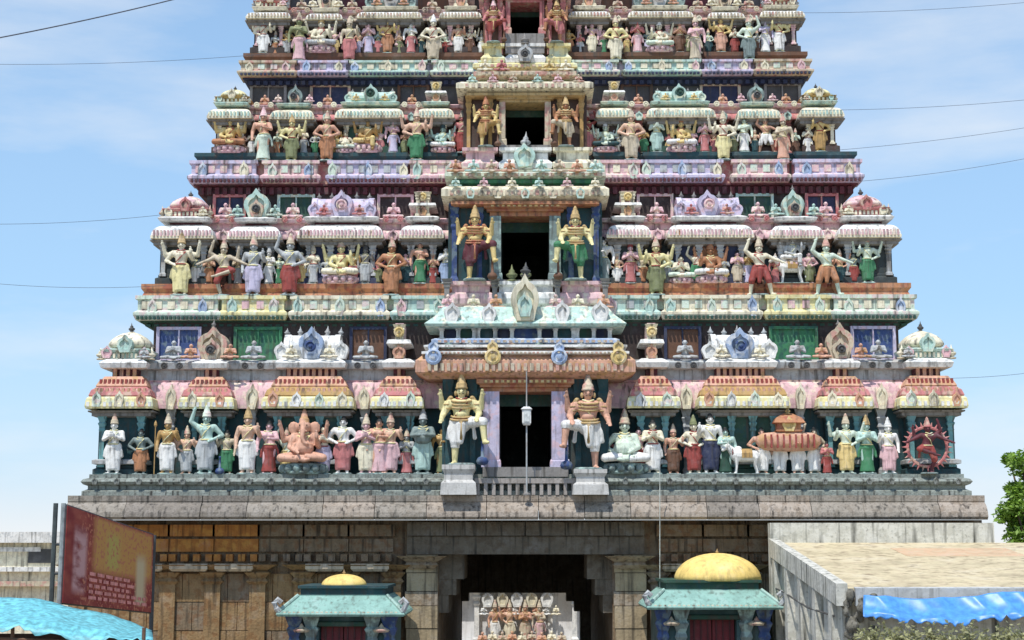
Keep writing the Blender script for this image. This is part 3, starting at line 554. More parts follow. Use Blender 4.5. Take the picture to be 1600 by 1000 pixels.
# big rolled cornice, stone by stone
random.seed(3); z0, z1 = Z(812, -1.45), z775; x = -X(100, 800, -1.45)*-1; x = X(100, 800, -1.45); xe = X(1545, 800, -1.45); h = z1-z0
while x < xe-.3:
    wdt = random.choice((1.15, 1.5, 1.9, 1.3)); x1 = min(x+wdt, xe); dy = random.uniform(-.03, .03)
    pr = [(-1.0-dy, z0+.05), (-1.38-dy, z0), (-1.45-dy, z0+h*.12), (-1.43-dy, z0+h*.3), (-1.33-dy, z0+h*.55), (-1.18-dy, z0+h*.72), (-1.2-dy, z0+h*.76), (-1.2-dy, z1-.004), (-.4, z1-.004), (-.4, z0+.05)]
    MB().barrel(pr, x+.008, x1-.008).build('cornice_stone', random.choice((paint((152, 144, 132), .75, .9, 1.2, .7, (54, 52, 46), (122, 112, 98)), paint((138, 130, 120), .8, .9, 1.2, .7, (50, 48, 44), (112, 104, 92)), paint((166, 154, 140), .7, .9, 1.2, .7, (60, 54, 48), (132, 116, 98)))), base)
    x = x1
# frieze, wall pilasters, ledges
for s in (-1, 1):
    n = 8
    for k in range(n):
        x = s*(3.35+(Wb-3.6)*k/(n-1)); och = s < 0 and k >= 3
        zt_ = Z(882, Yw)
        mb = MB(); mb.loft(x-.2, x+.2, Yw-.16, Yw+.03, [(.08, 0), (.08, .5), (0, .6), (0, zt_-.5), (.08, zt_-.42), (.0, zt_-.34), (.12, zt_-.2), (.02, zt_-.16), (.3, zt_)]); mb.build('pilaster', TAN if s < 0 else GRAN, base)
        z0_, z1_ = Z(881, Yw-.3), Z(872, Yw-.3)
        if k < n-1:
            xn = s*(3.35+(Wb-3.6)*(k+.5)/(n-1))
            box('frieze_panel', OCH if och else GRAN2, base, xn-.56, xn+.56, Yw-.1, Yw+.02, Z(862, Yw), Z(842, Yw))
            box('frieze_panel', OCH if och else GRAN2, base, xn-.6, xn+.6, Yw-.18, Yw+.02, Z(838, Yw), Z(820, Yw))
            dentils(base, xn-.62, xn+.62, Yw-.05, Z(877, Yw), Z(866, Yw), .17, OCH if och else GRAN2, .16)
            if (s < 0 and k != 2) or (s > 0 and k < 2): MB().loft(xn-.42, xn+.42, Yw-.35, Yw+.02, [(0, Z(893, Yw-.4)), (.06, Z(889, Yw-.4)), (.06, Z(881, Yw-.4))]).build('ledge', paint((196, 180, 154), .5, .9), base)
            zc = 0
            for r_ in range(5):     # ashlar between pilasters
                hh = (Z(896, Yw))/5; sp = (.32, .55)[r_ % 2]
                xa, xb = sorted((xn-.56, xn+.56)); xm = xa+(xb-xa)*sp
                for a_, b_ in ((xa, xm), (xm, xb)):
                    box('stone_block', ((TAN, GRAN2, TAN) if s < 0 else (GRAN, GRAN2, DKG))[(r_+k) % 3], base, a_+.008, b_-.008, Yw-.06-.012*((r_+k) % 3), Yw+.02, r_*hh+.008, (r_+1)*hh-.008)
exec_marker = None

# ================================================================== STATUES
def remesh(mb, name, vs):
    me = mb.mesh(name); o = bpy.data.objects.new(name, me); COL.objects.link(o)
    m = o.modifiers.new('r', 'REMESH'); m.mode = 'VOXEL'; m.voxel_size = vs; m.use_smooth_shade = True
    s_ = o.modifiers.new('s', 'SMOOTH'); s_.factor = .5; s_.iterations = 2
    dg = bpy.context.evaluated_depsgraph_get(); ev = o.evaluated_get(dg)
    out = bpy.data.meshes.new_from_object(ev); out.name = name
    bpy.data.objects.remove(o); out.shade_smooth(); return out
def V(*a): return Vector(a)
ARM = {'down': ((.29, .03, 1.11), (.28, -.08, .88)), 'namaste': ((.27, -.06, 1.13), (.035, -.26, 1.24)), 'bless': ((.31, -.05, 1.14), (.29, -.27, 1.33)),
       'up': ((.42, .03, 1.28), (.47, -.07, 1.58)), 'hip': ((.40, .05, 1.12), (.21, -.1, 1.0)), 'out': ((.40, -.02, 1.25), (.62, -.08, 1.14)), 'fore': ((.28, -.1, 1.16), (.12, -.3, 1.16)),
       'high': ((.36, 0, 1.52), (.28, -.05, 1.8)), 'lap': ((.28, -.06, 1.12), (.12, -.3, 1.02)), 'club': ((.33, -.02, 1.12), (.36, -.2, .98)), 'near': ((.36, .05, 1.24), (.38, -.05, 1.48)), 'thigh': ((.33, -.02, 1.12), (.30, -.24, .99))}
def hand(mb, p, d, s):
    d = d.normalized(); side = d.cross(V(0, 1, 0)); side = side.normalized() if side.length > .1 else V(1, 0, 0)
    mb.cap(p, p+d*.07, .035, .036, 8)
    for k in range(4):
        b = p+d*.085+side*(.03-.02*k); e = b+d*(.07, .085, .08, .06)[k]+V(0, -.015, 0); mb.cap(b, e, .011, .009, 6)
    mb.cap(p+d*.02+side*.03*s, p+d*.06+side*.065*s, .012, .01, 6)
def figure(arms, legs='stand', belly=0, bust=0, lean=0.0, elephant=False, headtilt=0, thick=1.14):
    """one continuous body, a garment and a face; stands on z=0 facing -y, 1.7 tall without crown"""
    global TH
    b = MB(); g = MB(); dz = 0; TH = thick
    pel = V(lean*.4, 0, .93); 
    if legs in ('seat', 'pendant'): dz = -.93+.2
    up = V(0, 0, dz)
    hip = pel+up; ch = V(lean*-.3, 0, 1.28)+up; nk = V(lean*-.2, .0, 1.45)+up; hd = V(lean*.1+headtilt, -.02, 1.585)+up
    b.cap(hip, hip+V(0, 0, .14), .145, .125); b.cap(hip+V(0, 0, .14), ch, .12, .155); b.cap(ch+V(-.11, 0, .03), ch+V(.11, 0, .03), .105)
    b.cap(ch+V(-.17, .01, .09), ch+V(.17, .01, .09), .065); b.cap(ch+V(0, 0, .1), nk+V(0, 0, .04), .065, .055)
    if belly: b.ball(hip+V(0, -.1, .16), .17*belly+.03, .16*belly, .18*belly)
    if bust:
        for s in (-1, 1): b.ball(ch+V(s*.085, -.12, -.0), .072)
    TH = 1.0
    # head with a face
    if elephant:
        b.ball(hd, .15, .14, .15); prev = hd+V(0, -.12, -.02)
        for k, q in enumerate(((0, -.2, -.14), (.0, -.23, -.28), (.05, -.24, -.38), (.12, -.25, -.4))):
            n_ = hd+V(*q); b.cap(prev, n_, .06-.008*k, .054-.008*k, 8); prev = n_
        for s in (-1, 1): b.ball(hd+V(s*.22, .02, -.02), .12, .03, .15); b.cap(hd+V(s*.07, -.14, -.1), hd+V(s*.1, -.24, -.12), .016, .01, 6)
    else:
        b.ball(hd, .088, .103, .125, 12, 8); b.ball(hd+V(0, -.03, -.075), .062, .065, .055)
        b.cap(hd+V(0, -.1, .02), hd+V(0, -.125, -.025), .012, .02, 6); b.cap(hd+V(-.03, -.094, -.062), hd+V(.03, -.094, -.062), .011, .011, 6)
        b.cap(hd+V(-.06, -.09, .035), hd+V(.06, -.09, .035), .013, .013, 6)
        for s in (-1, 1): b.ball(hd+V(s*.093, .01, -.01), .016, .028, .045, 6, 5)
    for s, nm in arms:
        TH = thick; sh = ch+V(s*.205, .01 if nm not in ('up', 'high') else .05, .09); e, w_ = ARM[nm]
        e = V(s*e[0], e[1], e[2])+up+V(ch.x, 0, 0); w_ = V(s*w_[0], w_[1], w_[2])+up+V(ch.x, 0, 0)
        b.cap(sh, e, .07, .054); b.cap(e, w_, .054, .038); d = (w_-e)
        TH = 1.15
        if nm in ('bless',): d = V(0, -.1, 1)
        if nm == 'namaste': d = V(-s*.1, -.35, 1)
        hand(b, w_, d, -s)
    TH = thick
    def leg(h, k, a, ft, gar=1.0):
        b.cap(h, k, .088, .064); b.cap(k, a, .066, .042); b.cap(a+V(0, 0, -.02), a+V(*ft), .042, .032)
        if gar > 0:
            g.cap(h, k, .112, .088); e = k.lerp(a, min(1, gar)); g.tube(k, e, .09, .085 if gar < .9 else .1, 12)
    L_, R_ = hip+V(-.1, 0, 0), hip+V(.1, 0, 0)
    if legs == 'stand':
        leg(L_, V(-.12, -.03, .5), V(-.11, 0, .07), (-.03, -.15, -.03), .86); leg(R_, V(.12, -.03, .5), V(.11, 0, .07), (.03, -.15, -.03), .86)
        for k in range(4): g.cap(hip+V(.0, -.1, -.08), V(-.05+.035*k, -.1, .2), .05, .055)
    elif legs == 'skirt':
        leg(L_, V(-.1, -.03, .5), V(-.1, 0, .07), (-.02, -.15, -.03), .0); leg(R_, V(.1, -.03, .5), V(.1, 0, .07), (.02, -.15, -.03), .0)
        g.lathe(hip.x*.5, 0, [(.165, .95), (.185, .8), (.175, .55), (.19, .3), (.22, .1), (.2, .09)], 14, 1, .78)
    elif legs == 'stride':
        leg(L_, V(-.24, -.12, .52), V(-.34, -.02, .07), (-.08, -.14, -.03), .25); leg(R_, V(.22, -.04, .5), V(.25, .08, .07), (.08, -.14, -.03), .25)
        g.cap(hip+V(0, -.1, -.05), V(.02, -.14, .45), .09, .05)
    elif legs == 'dance':
        leg(L_, V(-.16, -.1, .5), V(-.05, 0, .07), (-.05, -.14, -.03), .2); leg(R_, V(.30, -.2, .86), V(-.12, -.3, .68), (-.14, -.05, -.05), .2)
    elif legs == 'guard':
        leg(L_, V(-.11, -.03, .5), V(-.12, 0, .07), (-.03, -.17, -.03), .3); leg(R_, V(.40, -.22, .92), V(.44, -.25, .5), (.06, -.14, -.03), .2)
        g.cap(hip+V(0, -.1, -.05), V(-.01, -.15, .5), .1, .05)
    elif legs == 'seat':
        leg(L_, V(-.42, -.25, .14), V(.06, -.36, .1), (.1, -.04, 0), .75); leg(R_, V(.42, -.25, .14), V(-.06, -.33, .16), (-.1, -.04, 0), .75)
    elif legs == 'pendant':
        leg(L_, V(-.40, -.22, .16), V(.02, -.36, .13), (.1, -.04, 0), .75); leg(R_, V(.2, -.38, .2), V(.2, -.36, -.2), (.02, -.14, -.02), .75)
    g.cap(hip+V(0, 0, -.05), hip+V(0, 0, .05), .155, .14)
    if legs in ('stand', 'skirt', 'stride', 'guard', 'dance'):      # sash ends flying out from the belt
        for s in (-1, 1):
            q0 = hip+V(s*.15, -.05, .04); q1 = hip+V(s*.23, -.05, -.14); q2 = hip+V(s*.25, -.03, -.34)
            g.cap(q0, q1, .036, .03, 6); g.cap(q1, q2, .03, .038, 6)
    TH = 1.0; f = MB()
    if elephant:
        for s in (-1, 1): f.ball(hd+V(s*.075, -.125, .03), .016, .012, .014, 6, 4)
    else:
        for s in (-1, 1):
            f.ball(hd+V(s*.037, -.092, .01), .017, .012, .01, 6, 4); f.cap(hd+V(s*.015, -.1, .038), hd+V(s*.06, -.093, .042), .006, .005, 5)
        f.cap(hd+V(-.045, -.098, -.045), hd+V(.045, -.098, -.045), .008, .008, 5)
    j = MB()      # necklaces, belt, armlets
    for zz, r_ in ((ch.z+.12, .085), (ch.z+.05, .115)):
        pts = [V(ch.x+r_*1.15*math.cos(a), -.03-abs(r_*.95*math.sin(a)) if math.sin(a) < 0 else .03, zz+.05*abs(math.cos(a))) for a in [R(180+15*k) for k in range(13)]]
        j.path(pts, .018, 5)
    pts = [V(hip.x+.165*math.cos(R(20*k)), .155*math.sin(R(20*k)), hip.z+.06) for k in range(19)]; j.path(pts, .024, 5)
    pts = [ch+V(.14, -.12, .1), ch+V(.0, -.17, -.1), hip+V(-.12, -.13, .1)]; j.path(pts, .014, 5)
    c = MB(); c.lathe(hd.x, hd.y+.01, [(.098, hd.z+.055), (.118, hd.z+.06), (.112, hd.z+.1), (.1, hd.z+.11), (.105, hd.z+.16), (.088, hd.z+.2), (.078, hd.z+.21), (.07, hd.z+.28), (.045, hd.z+.33), (.05, hd.z+.35), (.01, hd.z+.42)], 12)
    top = hd.z+.42
    return b, g, f, j, c, top, hd
POSES = {}
def pose(name, arms, legs='stand', vox=.02, **k):
    b, g, f, j, c, top, hd = figure(arms, legs, **k)
    cm = c.mesh('crown'); cm.shade_smooth(); jm = j.mesh('jewellery'); jm.shade_smooth()
    h = MB(); h.ball(hd+V(0, .015, .03), .103, .115, .118, 10, 6); h.ball(hd+V(0, .05, .15), .06); hm = h.mesh('hair'); hm.shade_smooth()
    POSES[name] = dict(body=remesh(b, 'body', vox), garment=remesh(g, 'garment', vox), face=f.mesh('face'), jewellery=jm, crown=cm, hair=hm, top=top, hd=hd)
pose('pray', ((-1, 'namaste'), (1, 'namaste'))); pose('praying_woman', ((-1, 'namaste'), (1, 'namaste')), 'skirt', bust=1)
pose('stand', ((-1, 'down'), (1, 'bless'))); pose('four', ((-1, 'hip'), (1, 'bless'), (-1, 'up'), (1, 'up'))); pose('woman', ((-1, 'down'), (1, 'fore')), 'skirt', bust=1, lean=.09)
pose('hips', ((-1, 'hip'), (1, 'hip')), lean=.05); pose('stride', ((-1, 'out'), (1, 'high')), 'stride', lean=-.05); pose('dance', ((-1, 'high'), (1, 'out'), (-1, 'out'), (1, 'up')), 'dance', lean=.1)
pose('guard', ((-1, 'club'), (1, 'thigh'), (-1, 'near'), (1, 'near')), 'guard', vox=.018, belly=.55, thick=1.2); pose('seat', ((-1, 'lap'), (1, 'bless'), (-1, 'up'), (1, 'up')), 'seat', belly=.6); pose('seatpray', ((-1, 'namaste'), (1, 'namaste')), 'seat')
pose('elephant', ((-1, 'lap'), (1, 'bless'), (-1, 'up'), (1, 'up')), 'seat', belly=1.15, elephant=True); pose('pot', ((-1, 'fore'), (1, 'fore')), 'stand', belly=1.2); pose('squat', ((-1, 'lap'), (1, 'hip')), 'seat', belly=1.25)
pose('pendant', ((-1, 'lap'), (1, 'bless'), (-1, 'up'), (1, 'up')), 'pendant'); pose('reach', ((-1, 'high'), (1, 'hip')), 'stand', lean=.06)
# bull: one continuous body
b = MB(); b.cap((-.35, 0, .78), (.4, 0, .8), .25, .27); b.ball((.32, 0, 1.08), .17, .12, .14); b.cap((.5, 0, .92), (.78, -.04, 1.18), .2, .13); b.cap((.8, -.06, 1.2), (1.0, -.1, 1.04), .12, .075); b.cap((.62, 0, .75), (.7, 0, 1.0), .05, .06)
for x, y in ((-.42, -.14), (-.42, .14), (.42, -.14), (.42, .14)):
    hx = -.06 if x < 0 else .02; b.cap((x, y, .7), (x+hx*-.6, y, .4), .12 if x < 0 else .1, .06); b.cap((x+hx*-.6, y, .4), (x+hx, y, .06), .055, .045); b.cap((x+hx, y, .05), (x+hx+.04, y, .04), .05, .05)
for s in (-1, 1): b.cap((.78, s*.09-.05, 1.29), (.74, s*.17-.05, 1.46), .035, .012, 6); b.cap((.74, s*.12-.05, 1.24), (.68, s*.24-.05, 1.22), .035, .02, 6)
b.cap((-.6, 0, .9), (-.66, 0, .4), .03, .02, 6); b.ball((-.66, 0, .35), .04, .04, .08)
BULL = remesh(b, 'bull_body', .025)
# lotus seat, ring of flames, club, staff
def lotus():
    mb = MB(); mb.lathe(0, 0, [(.44, 0), (.48, .06), (.36, .12), (.38, .16), (.5, .22), (.46, .24)], 16, 1, .7)
    for k in range(14):
        a = 2*math.pi*k/14; mb.ball((.46*math.cos(a), .33*math.sin(a), .13), .09, .07, .1, 6, 4)
    return mb.mesh('lotus_seat')
LOTUS = lotus(); LOTUS.shade_smooth()
def flames():
    mb = MB(); n = 28; pts = [V(.62*math.cos(2*math.pi*k/n), 0, .62*math.sin(2*math.pi*k/n)) for k in range(n+1)]; mb.path(pts, .05, 6)
    for k in range(n):
        a = 2*math.pi*k/n; d = V(math.cos(a), 0, math.sin(a)); mb.tube(d*.64, d*.8, .045, .006, 5)
    return mb.mesh('flame_ring')
FLAME = flames()
def armfan():
    mb = MB(); 
    for k in range(15):
        a = R(-20+220*k/14); d = V(math.cos(a), .12, math.sin(a)); mb.cap(d*.12, d*.52, .05, .04, 6); mb.ball(d*.56, .055)
    return mb.mesh('fan_of_arms')
FAN = armfan(); FAN.shade_smooth()
CLUB = MB().lathe(0, 0, [(.05, 0), (.12, .04), (.15, .16), (.11, .3), (.04, .36), (.03, .9), (.045, .92), (.03, .98)], 10).mesh('club'); CLUB.shade_smooth()
STAFF = MB().tube((0, 0, 0), (0, 0, 1.75), .022, .018, 6).lathe(0, 0, [(.02, 1.7), (.06, 1.78), (.05, 1.86), (.01, 1.95)], 8).mesh('staff')
WORD = dict(teal='teal', tealgrey='grey green', peach='peach', pink='pink', lilac='lilac', palegreen='pale green', dgreen='dark green', green='green', orange='orange', dred='dark red', red='red', blue='blue', paleblue='pale blue', cream='cream', white='white', yellow='yellow',
            paleyellow='pale yellow', grey='grey', mint='mint', skin='tan', rose='rose', ochre='ochre', turq='turquoise', silver='silvery', olive='olive', sand='sandy', brown='brown', dblue='navy', darkgrey='dark grey')
PHR = dict(pray='standing statue with joined palms', praying_woman='slim statue with joined palms', stand='standing statue, one hand raised', four='four-armed standing statue', woman='slim swaying statue', hips='statue with hands on hips',
           stride='striding statue with raised arm', dance='dancing statue on one leg', guard='large guardian statue with one leg bent', seat='seated four-armed statue', seatpray='small seated statue with joined palms', elephant='seated elephant-headed statue', pot='stout standing statue',
           squat='squatting round-bellied statue', pendant='seated leg-hanging statue', reach='statue with one arm overhead')
LABELS = {}
def bayword(ti, px):
    m = px if px < 821 else 1642-px
    for bn, (a, b) in TIERS[ti]['bays'].items():
        if a-8 <= m <= b+8: return {'corner': 'corner dome', 'gable': 'horseshoe gable', 'vault': 'barrel vault', 'side': 'inner turret'}[bn]
    return 'recess' if m < 660 else 'doorway'
def statue(ti, px, ya, yb, ps, skin, gar, crown='yellow', extra='', flip=False, label=None, zfix=None, Yfix=None):
    T = TIERS[ti]; Po = POSES[ps]
    if ti == 0: z, y = T['zf']-.004, -.72
    else:
        led = T['ledges']; d = [abs(Z(yb, q[1])-q[0]) for q in led]; z, y = led[0 if d[0] < d[1] else 1]; z -= .004
        if ps == 'pendant': z += .0
    if zfix is not None: z = zfix-.004
    if Yfix is not None: y = Yfix
    zt_ = Z(ya, y); x = X(px, (ya+yb)/2, y); pedh = 0
    lot = ps in ('seat', 'seatpray', 'elephant', 'squat', 'pendant'); 
    tot = Po['top'] if crown != 'hair' else Po['hd'].z+.2
    off = .22 if lot else 0
    if ps == 'pendant': off = .30
    if lot: tot += off
    s = max(.25, (zt_-z)/tot); fx = -1 if flip else 1
    lb = label or '%s %s in %s cloth, %s of %s storey' % (WORD[skin], PHR[ps], WORD[gar], bayword(ti, px), T['n'])
    LABELS.setdefault(lb, []).append(None)
    t = thing('statue', lb, 'statue', (x, y, z), 'painted statues standing along the tower storeys'); LABELS[lb][-1] = t
    wd = 1.16 if ps == 'guard' else 1.18 if ps not in ('seat', 'elephant', 'squat', 'pendant') else 1.1; ks = (s*fx*wd, s*1.15, s); up = (0, 0, off*s)
    link('body', Po['body'], t, paint(C[skin], .34, .7, 2.2, .2), up, ks); link('garment', Po['garment'], t, paint(C[gar], .34, .7, 2.2, .2), up, ks)
    link('face', Po['face'], t, pm('black', .05), up, ks)
    link('jewellery', Po['jewellery'], t, pm('paleyellow' if skin not in ('paleyellow', 'yellow', 'cream') else 'red', .2), up, ks)
    if crown == 'hair': link('hair', Po['hair'], t, pm('black', .1), up, ks)
    else: link('crown', Po['crown'], t, pm({'yellow': 'gold', 'cream': 'sand'}.get(crown, crown), .3), up, ks)
    if ps == 'guard': link('breastplate', BREAST, t, pm('gold' if skin != 'yellow' else 'orange', .3), up, ks)
    if lot: link('lotus_seat', LOTUS, t, pm('pink' if ti else 'tealgrey', .3), (0, 0, 0), (s*1.05, s*1.05, s*(1.0 if ps != 'pendant' else 1.3)))
    else:
        mb = 'pedestal'
        link('pedestal', PEDM, t, pm('tealgrey', .4), (0, 0, 0), (s, s, s))
    if 'ring' in extra: link('flame_ring', FLAME, t, pm('orange' if 'ringo' in extra else 'rose', .25), (0, .12*s, off*s+.95*s), (s*1.12, s, s*1.12))
    if 'fan' in extra: link('fan_of_arms', FAN, t, pm('orange', .2), (0, .08*s, off*s+.68*s), (s*1.15,)*3)
    if 'club' in extra: link('club', CLUB, t, pm('brown' if ti else 'blue', .3), (fx*.46*s, -.22*s, .0), (s*.9, s*.9, s*.52))
    if 'staff' in extra: link('staff', STAFF, t, pm('ochre', .2), (-fx*.4*s, -.06*s, 0), s*.9)
    return t
mb = MB()
for zz, r_ in ((1.40, .17), (1.33, .165), (1.26, .16), (1.06, .165), (1.0, .18)):
    mb.path([V(r_*1.1*math.cos(R(180+15*k)), -.02+r_*.98*math.sin(R(180+15*k)), zz-.05*abs(math.sin(R(15*k)))) for k in range(13)], .022, 5)
for s_ in (-1, 1):
    for zz in (1.31, 1.22): mb.path([V(s_*.26+.072*math.cos(R(45*k)), .0+.075*math.sin(R(45*k)), zz) for k in range(9)], .016, 5)
    mb.ball((s_*.11, -.02, 1.55), .03, .03, .06); mb.cap((s_*.2, -.02, 1.45), (s_*.25, .02, 1.36), .05, .05, 7)
mb.cap((0, -.17, .92), (0, -.18, .55), .05, .035, 7)
BREAST = mb.mesh('breastplate'); BREAST.shade_smooth()
PEDM = MB().lathe(0, -.03, [(.3, 0), (.3, .03), (.26, .05)], 12, .6, .75).mesh('pedestal')
ST = [
 # first storey
 (0, 178, 645, 740, 'pray', 'white', 'white', 'sand'), (0, 262, 645, 740, 'stand', 'ochre', 'white', 'sand', 'staff'), (0, 322, 632, 740, 'reach', 'mint', 'silver', 'palegreen', 'club'),
 (0, 387, 635, 740, 'stand', 'skin', 'white', 'yellow'), (0, 420, 657, 738, 'woman', 'pink', 'red', 'hair'), (0, 475, 638, 740, 'elephant', 'peach', 'peach', 'peach'),
 (0, 536, 650, 740, 'hips', 'white', 'rose', 'hair'), (0, 572, 646, 740, 'pray', 'pink', 'cream', 'sand'), (0, 592, 652, 740, 'woman', 'peach', 'pink', 'hair'), (0, 610, 643, 740, 'stand', 'skin', 'pink', 'cream'),
 (0, 661, 637, 742, 'pot', 'tealgrey', 'mint', 'silver'), (0, 976, 638, 738, 'squat', 'palegreen', 'white', 'cream'), (0, 1020, 656, 738, 'pray', 'cream', 'white', 'hair'),
 (0, 1084, 648, 740, 'hips', 'cream', 'red', 'olive'), (0, 1110, 646, 740, 'stand', 'white', 'dblue', 'hair'),
 (0, 1134, 668, 740, 'woman', 'mint', 'dgreen', 'hair'),
 (0, 1292, 690, 740, 'praying_woman', 'rose', 'red', 'hair'), (0, 1322, 646, 740, 'four', 'palegreen', 'yellow', 'cream'), (0, 1354, 648, 740, 'praying_woman', 'mint', 'green', 'yellow'), (0, 1388, 652, 738, 'stand', 'white', 'pink', 'white'),
 # second storey
 (1, 283, 362, 464, 'four', 'cream', 'paleyellow', 'yellow'), (1, 349, 372, 464, 'dance', 'sand', 'red', 'cream'), (1, 396, 366, 464, 'stand', 'silver', 'lilac', 'cream'), (1, 420, 384, 445, 'woman', 'white', 'white', 'silver'),
 (1, 453, 364, 464, 'reach', 'silver', 'red', 'cream'), (1, 489, 380, 445, 'woman', 'cream', 'silver', 'cream', 'x'), (1, 533, 368, 445, 'seat', 'paleyellow', 'cream', 'cream'), (1, 571, 378, 445, 'stand', 'grey', 'silver', 'darkgrey'),
 (1, 612, 370, 464, 'hips', 'orange', 'orange', 'cream'), (1, 656, 376, 445, 'woman', 'peach', 'green', 'hair'), (1, 697, 384, 440, 'pray', 'white', 'paleblue', 'hair'), (1, 716, 386, 440, 'woman', 'sand', 'silver', 'hair'),
 (1, 943, 370, 445, 'woman', 'white', 'tealgrey', 'hair'), (1, 985, 374, 445, 'praying_woman', 'pink', 'rose', 'red'), (1, 1025, 370, 464, 'four', 'paleyellow', 'olive', 'cream'), (1, 1064, 398, 445, 'seatpray', 'cream', 'palegreen', 'hair'),
 (1, 1110, 374, 445, 'seat', 'orange', 'white', 'orange', 'fan'), (1, 1152, 392, 445, 'pray', 'pink', 'sand', 'hair'), (1, 1186, 370, 464, 'stride', 'cream', 'red', 'cream'),
 (1, 1291, 370, 464, 'stride', 'palegreen', 'orange', 'cream'), (1, 1355, 366, 445, 'four', 'palegreen', 'green', 'cream'),
 # third storey
 (2, 360, 172, 240, 'seat', 'yellow', 'orange', 'yellow'), (2, 411, 166, 248, 'woman', 'peach', 'palegreen', 'pink'), (2, 456, 178, 248, 'four', 'paleyellow', 'olive', 'yellow'), (2, 511, 172, 248, 'hips', 'peach', 'orange', 'cream'),
 (2, 540, 198, 240, 'squat', 'cream', 'palegreen', 'cream'), (2, 575, 176, 240, 'pendant', 'ochre', 'yellow', 'yellow'), (2, 614, 180, 240, 'woman', 'pink', 'lilac', 'sand'), (2, 651, 168, 248, 'four', 'skin', 'green', 'cream'), (2, 692, 188, 240, 'seat', 'mint', 'white', 'teal'),
 (2, 722, 172, 232, 'stand', 'rose', 'red', 'cream'), (2, 917, 172, 232, 'reach', 'red', 'rose', 'cream'), (2, 946, 186, 240, 'seat', 'palegreen', 'teal', 'white'), (2, 986, 170, 248, 'hips', 'skin', 'sand', 'cream'),
 (2, 1026, 182, 240, 'pray', 'palegreen', 'mint', 'hair'), (2, 1064, 178, 240, 'seat', 'yellow', 'white', 'orange'), (2, 1101, 188, 240, 'praying_woman', 'pink', 'rose', 'hair'), (2, 1130, 174, 248, 'four', 'cream', 'paleyellow', 'sand'), (2, 1163, 184, 240, 'woman', 'palegreen', 'white', 'hair'),
 (2, 1196, 180, 240, 'stride', 'peach', 'white', 'cream'), (2, 1224, 178, 248, 'woman', 'sand', 'peach', 'cream'), (2, 1281, 172, 240, 'four', 'yellow', 'ochre', 'yellow'),
 # fourth storey
 (3, 412, 22, 82, 'four', 'cream', 'white', 'cream'), (3, 467, 18, 93, 'woman', 'olive', 'pink', 'cream'), (3, 502, 20, 82, 'seat', 'cream', 'silver', 'yellow'), (3, 546, 24, 93, 'stand', 'sand', 'rose', 'cream'), (3, 576, 34, 82, 'praying_woman', 'pink', 'lilac', 'hair'),
 (3, 606, 24, 82, 'four', 'yellow', 'orange', 'yellow'), (3, 642, 34, 82, 'woman', 'white', 'rose', 'hair'), (3, 677, 22, 93, 'hips', 'cream', 'sand', 'white'), (3, 716, 30, 82, 'stand', 'peach', 'white', 'rose'),
 (3, 925, 30, 82, 'stand', 'pink', 'cream', 'rose'), (3, 962, 24, 93, 'hips', 'paleyellow', 'cream', 'cream'), (3, 996, 32, 82, 'praying_woman', 'rose', 'pink', 'hair'), (3, 1030, 28, 82, 'seat', 'cream', 'palegreen', 'white'), (3, 1062, 34, 82, 'pray', 'peach', 'brown', 'hair'),
 (3, 1087, 24, 93, 'woman', 'pink', 'sand', 'cream'), (3, 1126, 22, 82, 'four', 'yellow', 'peach', 'yellow'), (3, 1170, 24, 93, 'reach', 'palegreen', 'tealgrey', 'cream'), (3, 1196, 32, 82, 'woman', 'lilac', 'white', 'hair'), (3, 1217, 20, 82, 'four', 'paleyellow', 'white', 'cream'),
]
for a in ST: statue(*a, flip=(a[1] > 821))
GUARDPX = ((721, 919), (742, 899), (759, 884), (771, 870)); AC = ('peach', 'sand', 'silver', 'pink', 'skin', 'cream', 'rose', 'tealgrey', 'palegreen', 'ochre'); AG = ('white', 'red', 'olive', 'lilac', 'green', 'orange', 'brown', 'teal', 'rose', 'yellow', 'silver')
cnt = 0
for ti, thr in enumerate((40, 27, 24, 22)):
    pxs = sorted([a[1] for a in ST if a[0] == ti]+list(GUARDPX[ti])+([1166, 1190, 1218, 1246, 1272] if ti == 0 else [1237] if ti == 1 else [])); lo = TIERS[ti]['rows']['k0']; hi = {0: 740, 1: 445, 2: 240, 3: 82}[ti]
    for p0, p1 in zip(pxs, pxs[1:]):
        if p1-p0 < thr or (p0 < 821 < p1): continue
        nn = 2 if p1-p0 > thr*2.1 else 1
        for q in range(nn):
            cnt += 1; px_ = p0+(p1-p0)*(q+1)/(nn+1); ps = ('woman', 'pray', 'stand', 'hips', 'praying_woman', 'reach', 'four')[cnt*3 % 7]; sk, ga = AC[cnt*7 % 10], AG[cnt*5 % 11]
            statue(ti, px_, lo+(hi-lo)*(.22+.12*((cnt*13) % 5)/5), hi, ps, sk, ga, 'hair' if cnt % 2 else 'sand', Yfix=(-.58 if ti == 0 else TIERS[ti]['ledges'][1][1]+.04), flip=cnt % 3 == 0,
                   label='small %s %s in %s cloth, %s of %s storey' % (WORD[sk], PHR[ps], WORD[ga], bayword(ti, px_), TIERS[ti]['n']))
for st_, x_, y_, z_, h_, c_ in FIGS:       # little crouching figures among the roofs
    Po = POSES['seatpray']; k_ = h_/(Po['top']-.22); o = link('figurine', Po['body'], st_, pm(c_, .3), (x_, y_-.04, z_), (k_*1.25, k_, k_))
statue(0, 1450, 652, 738, 'dance', 'dred', 'red', 'rose', 'ring', True, Yfix=-1.0, label='dark red dancing statue inside a ring of flames, corner of first storey')
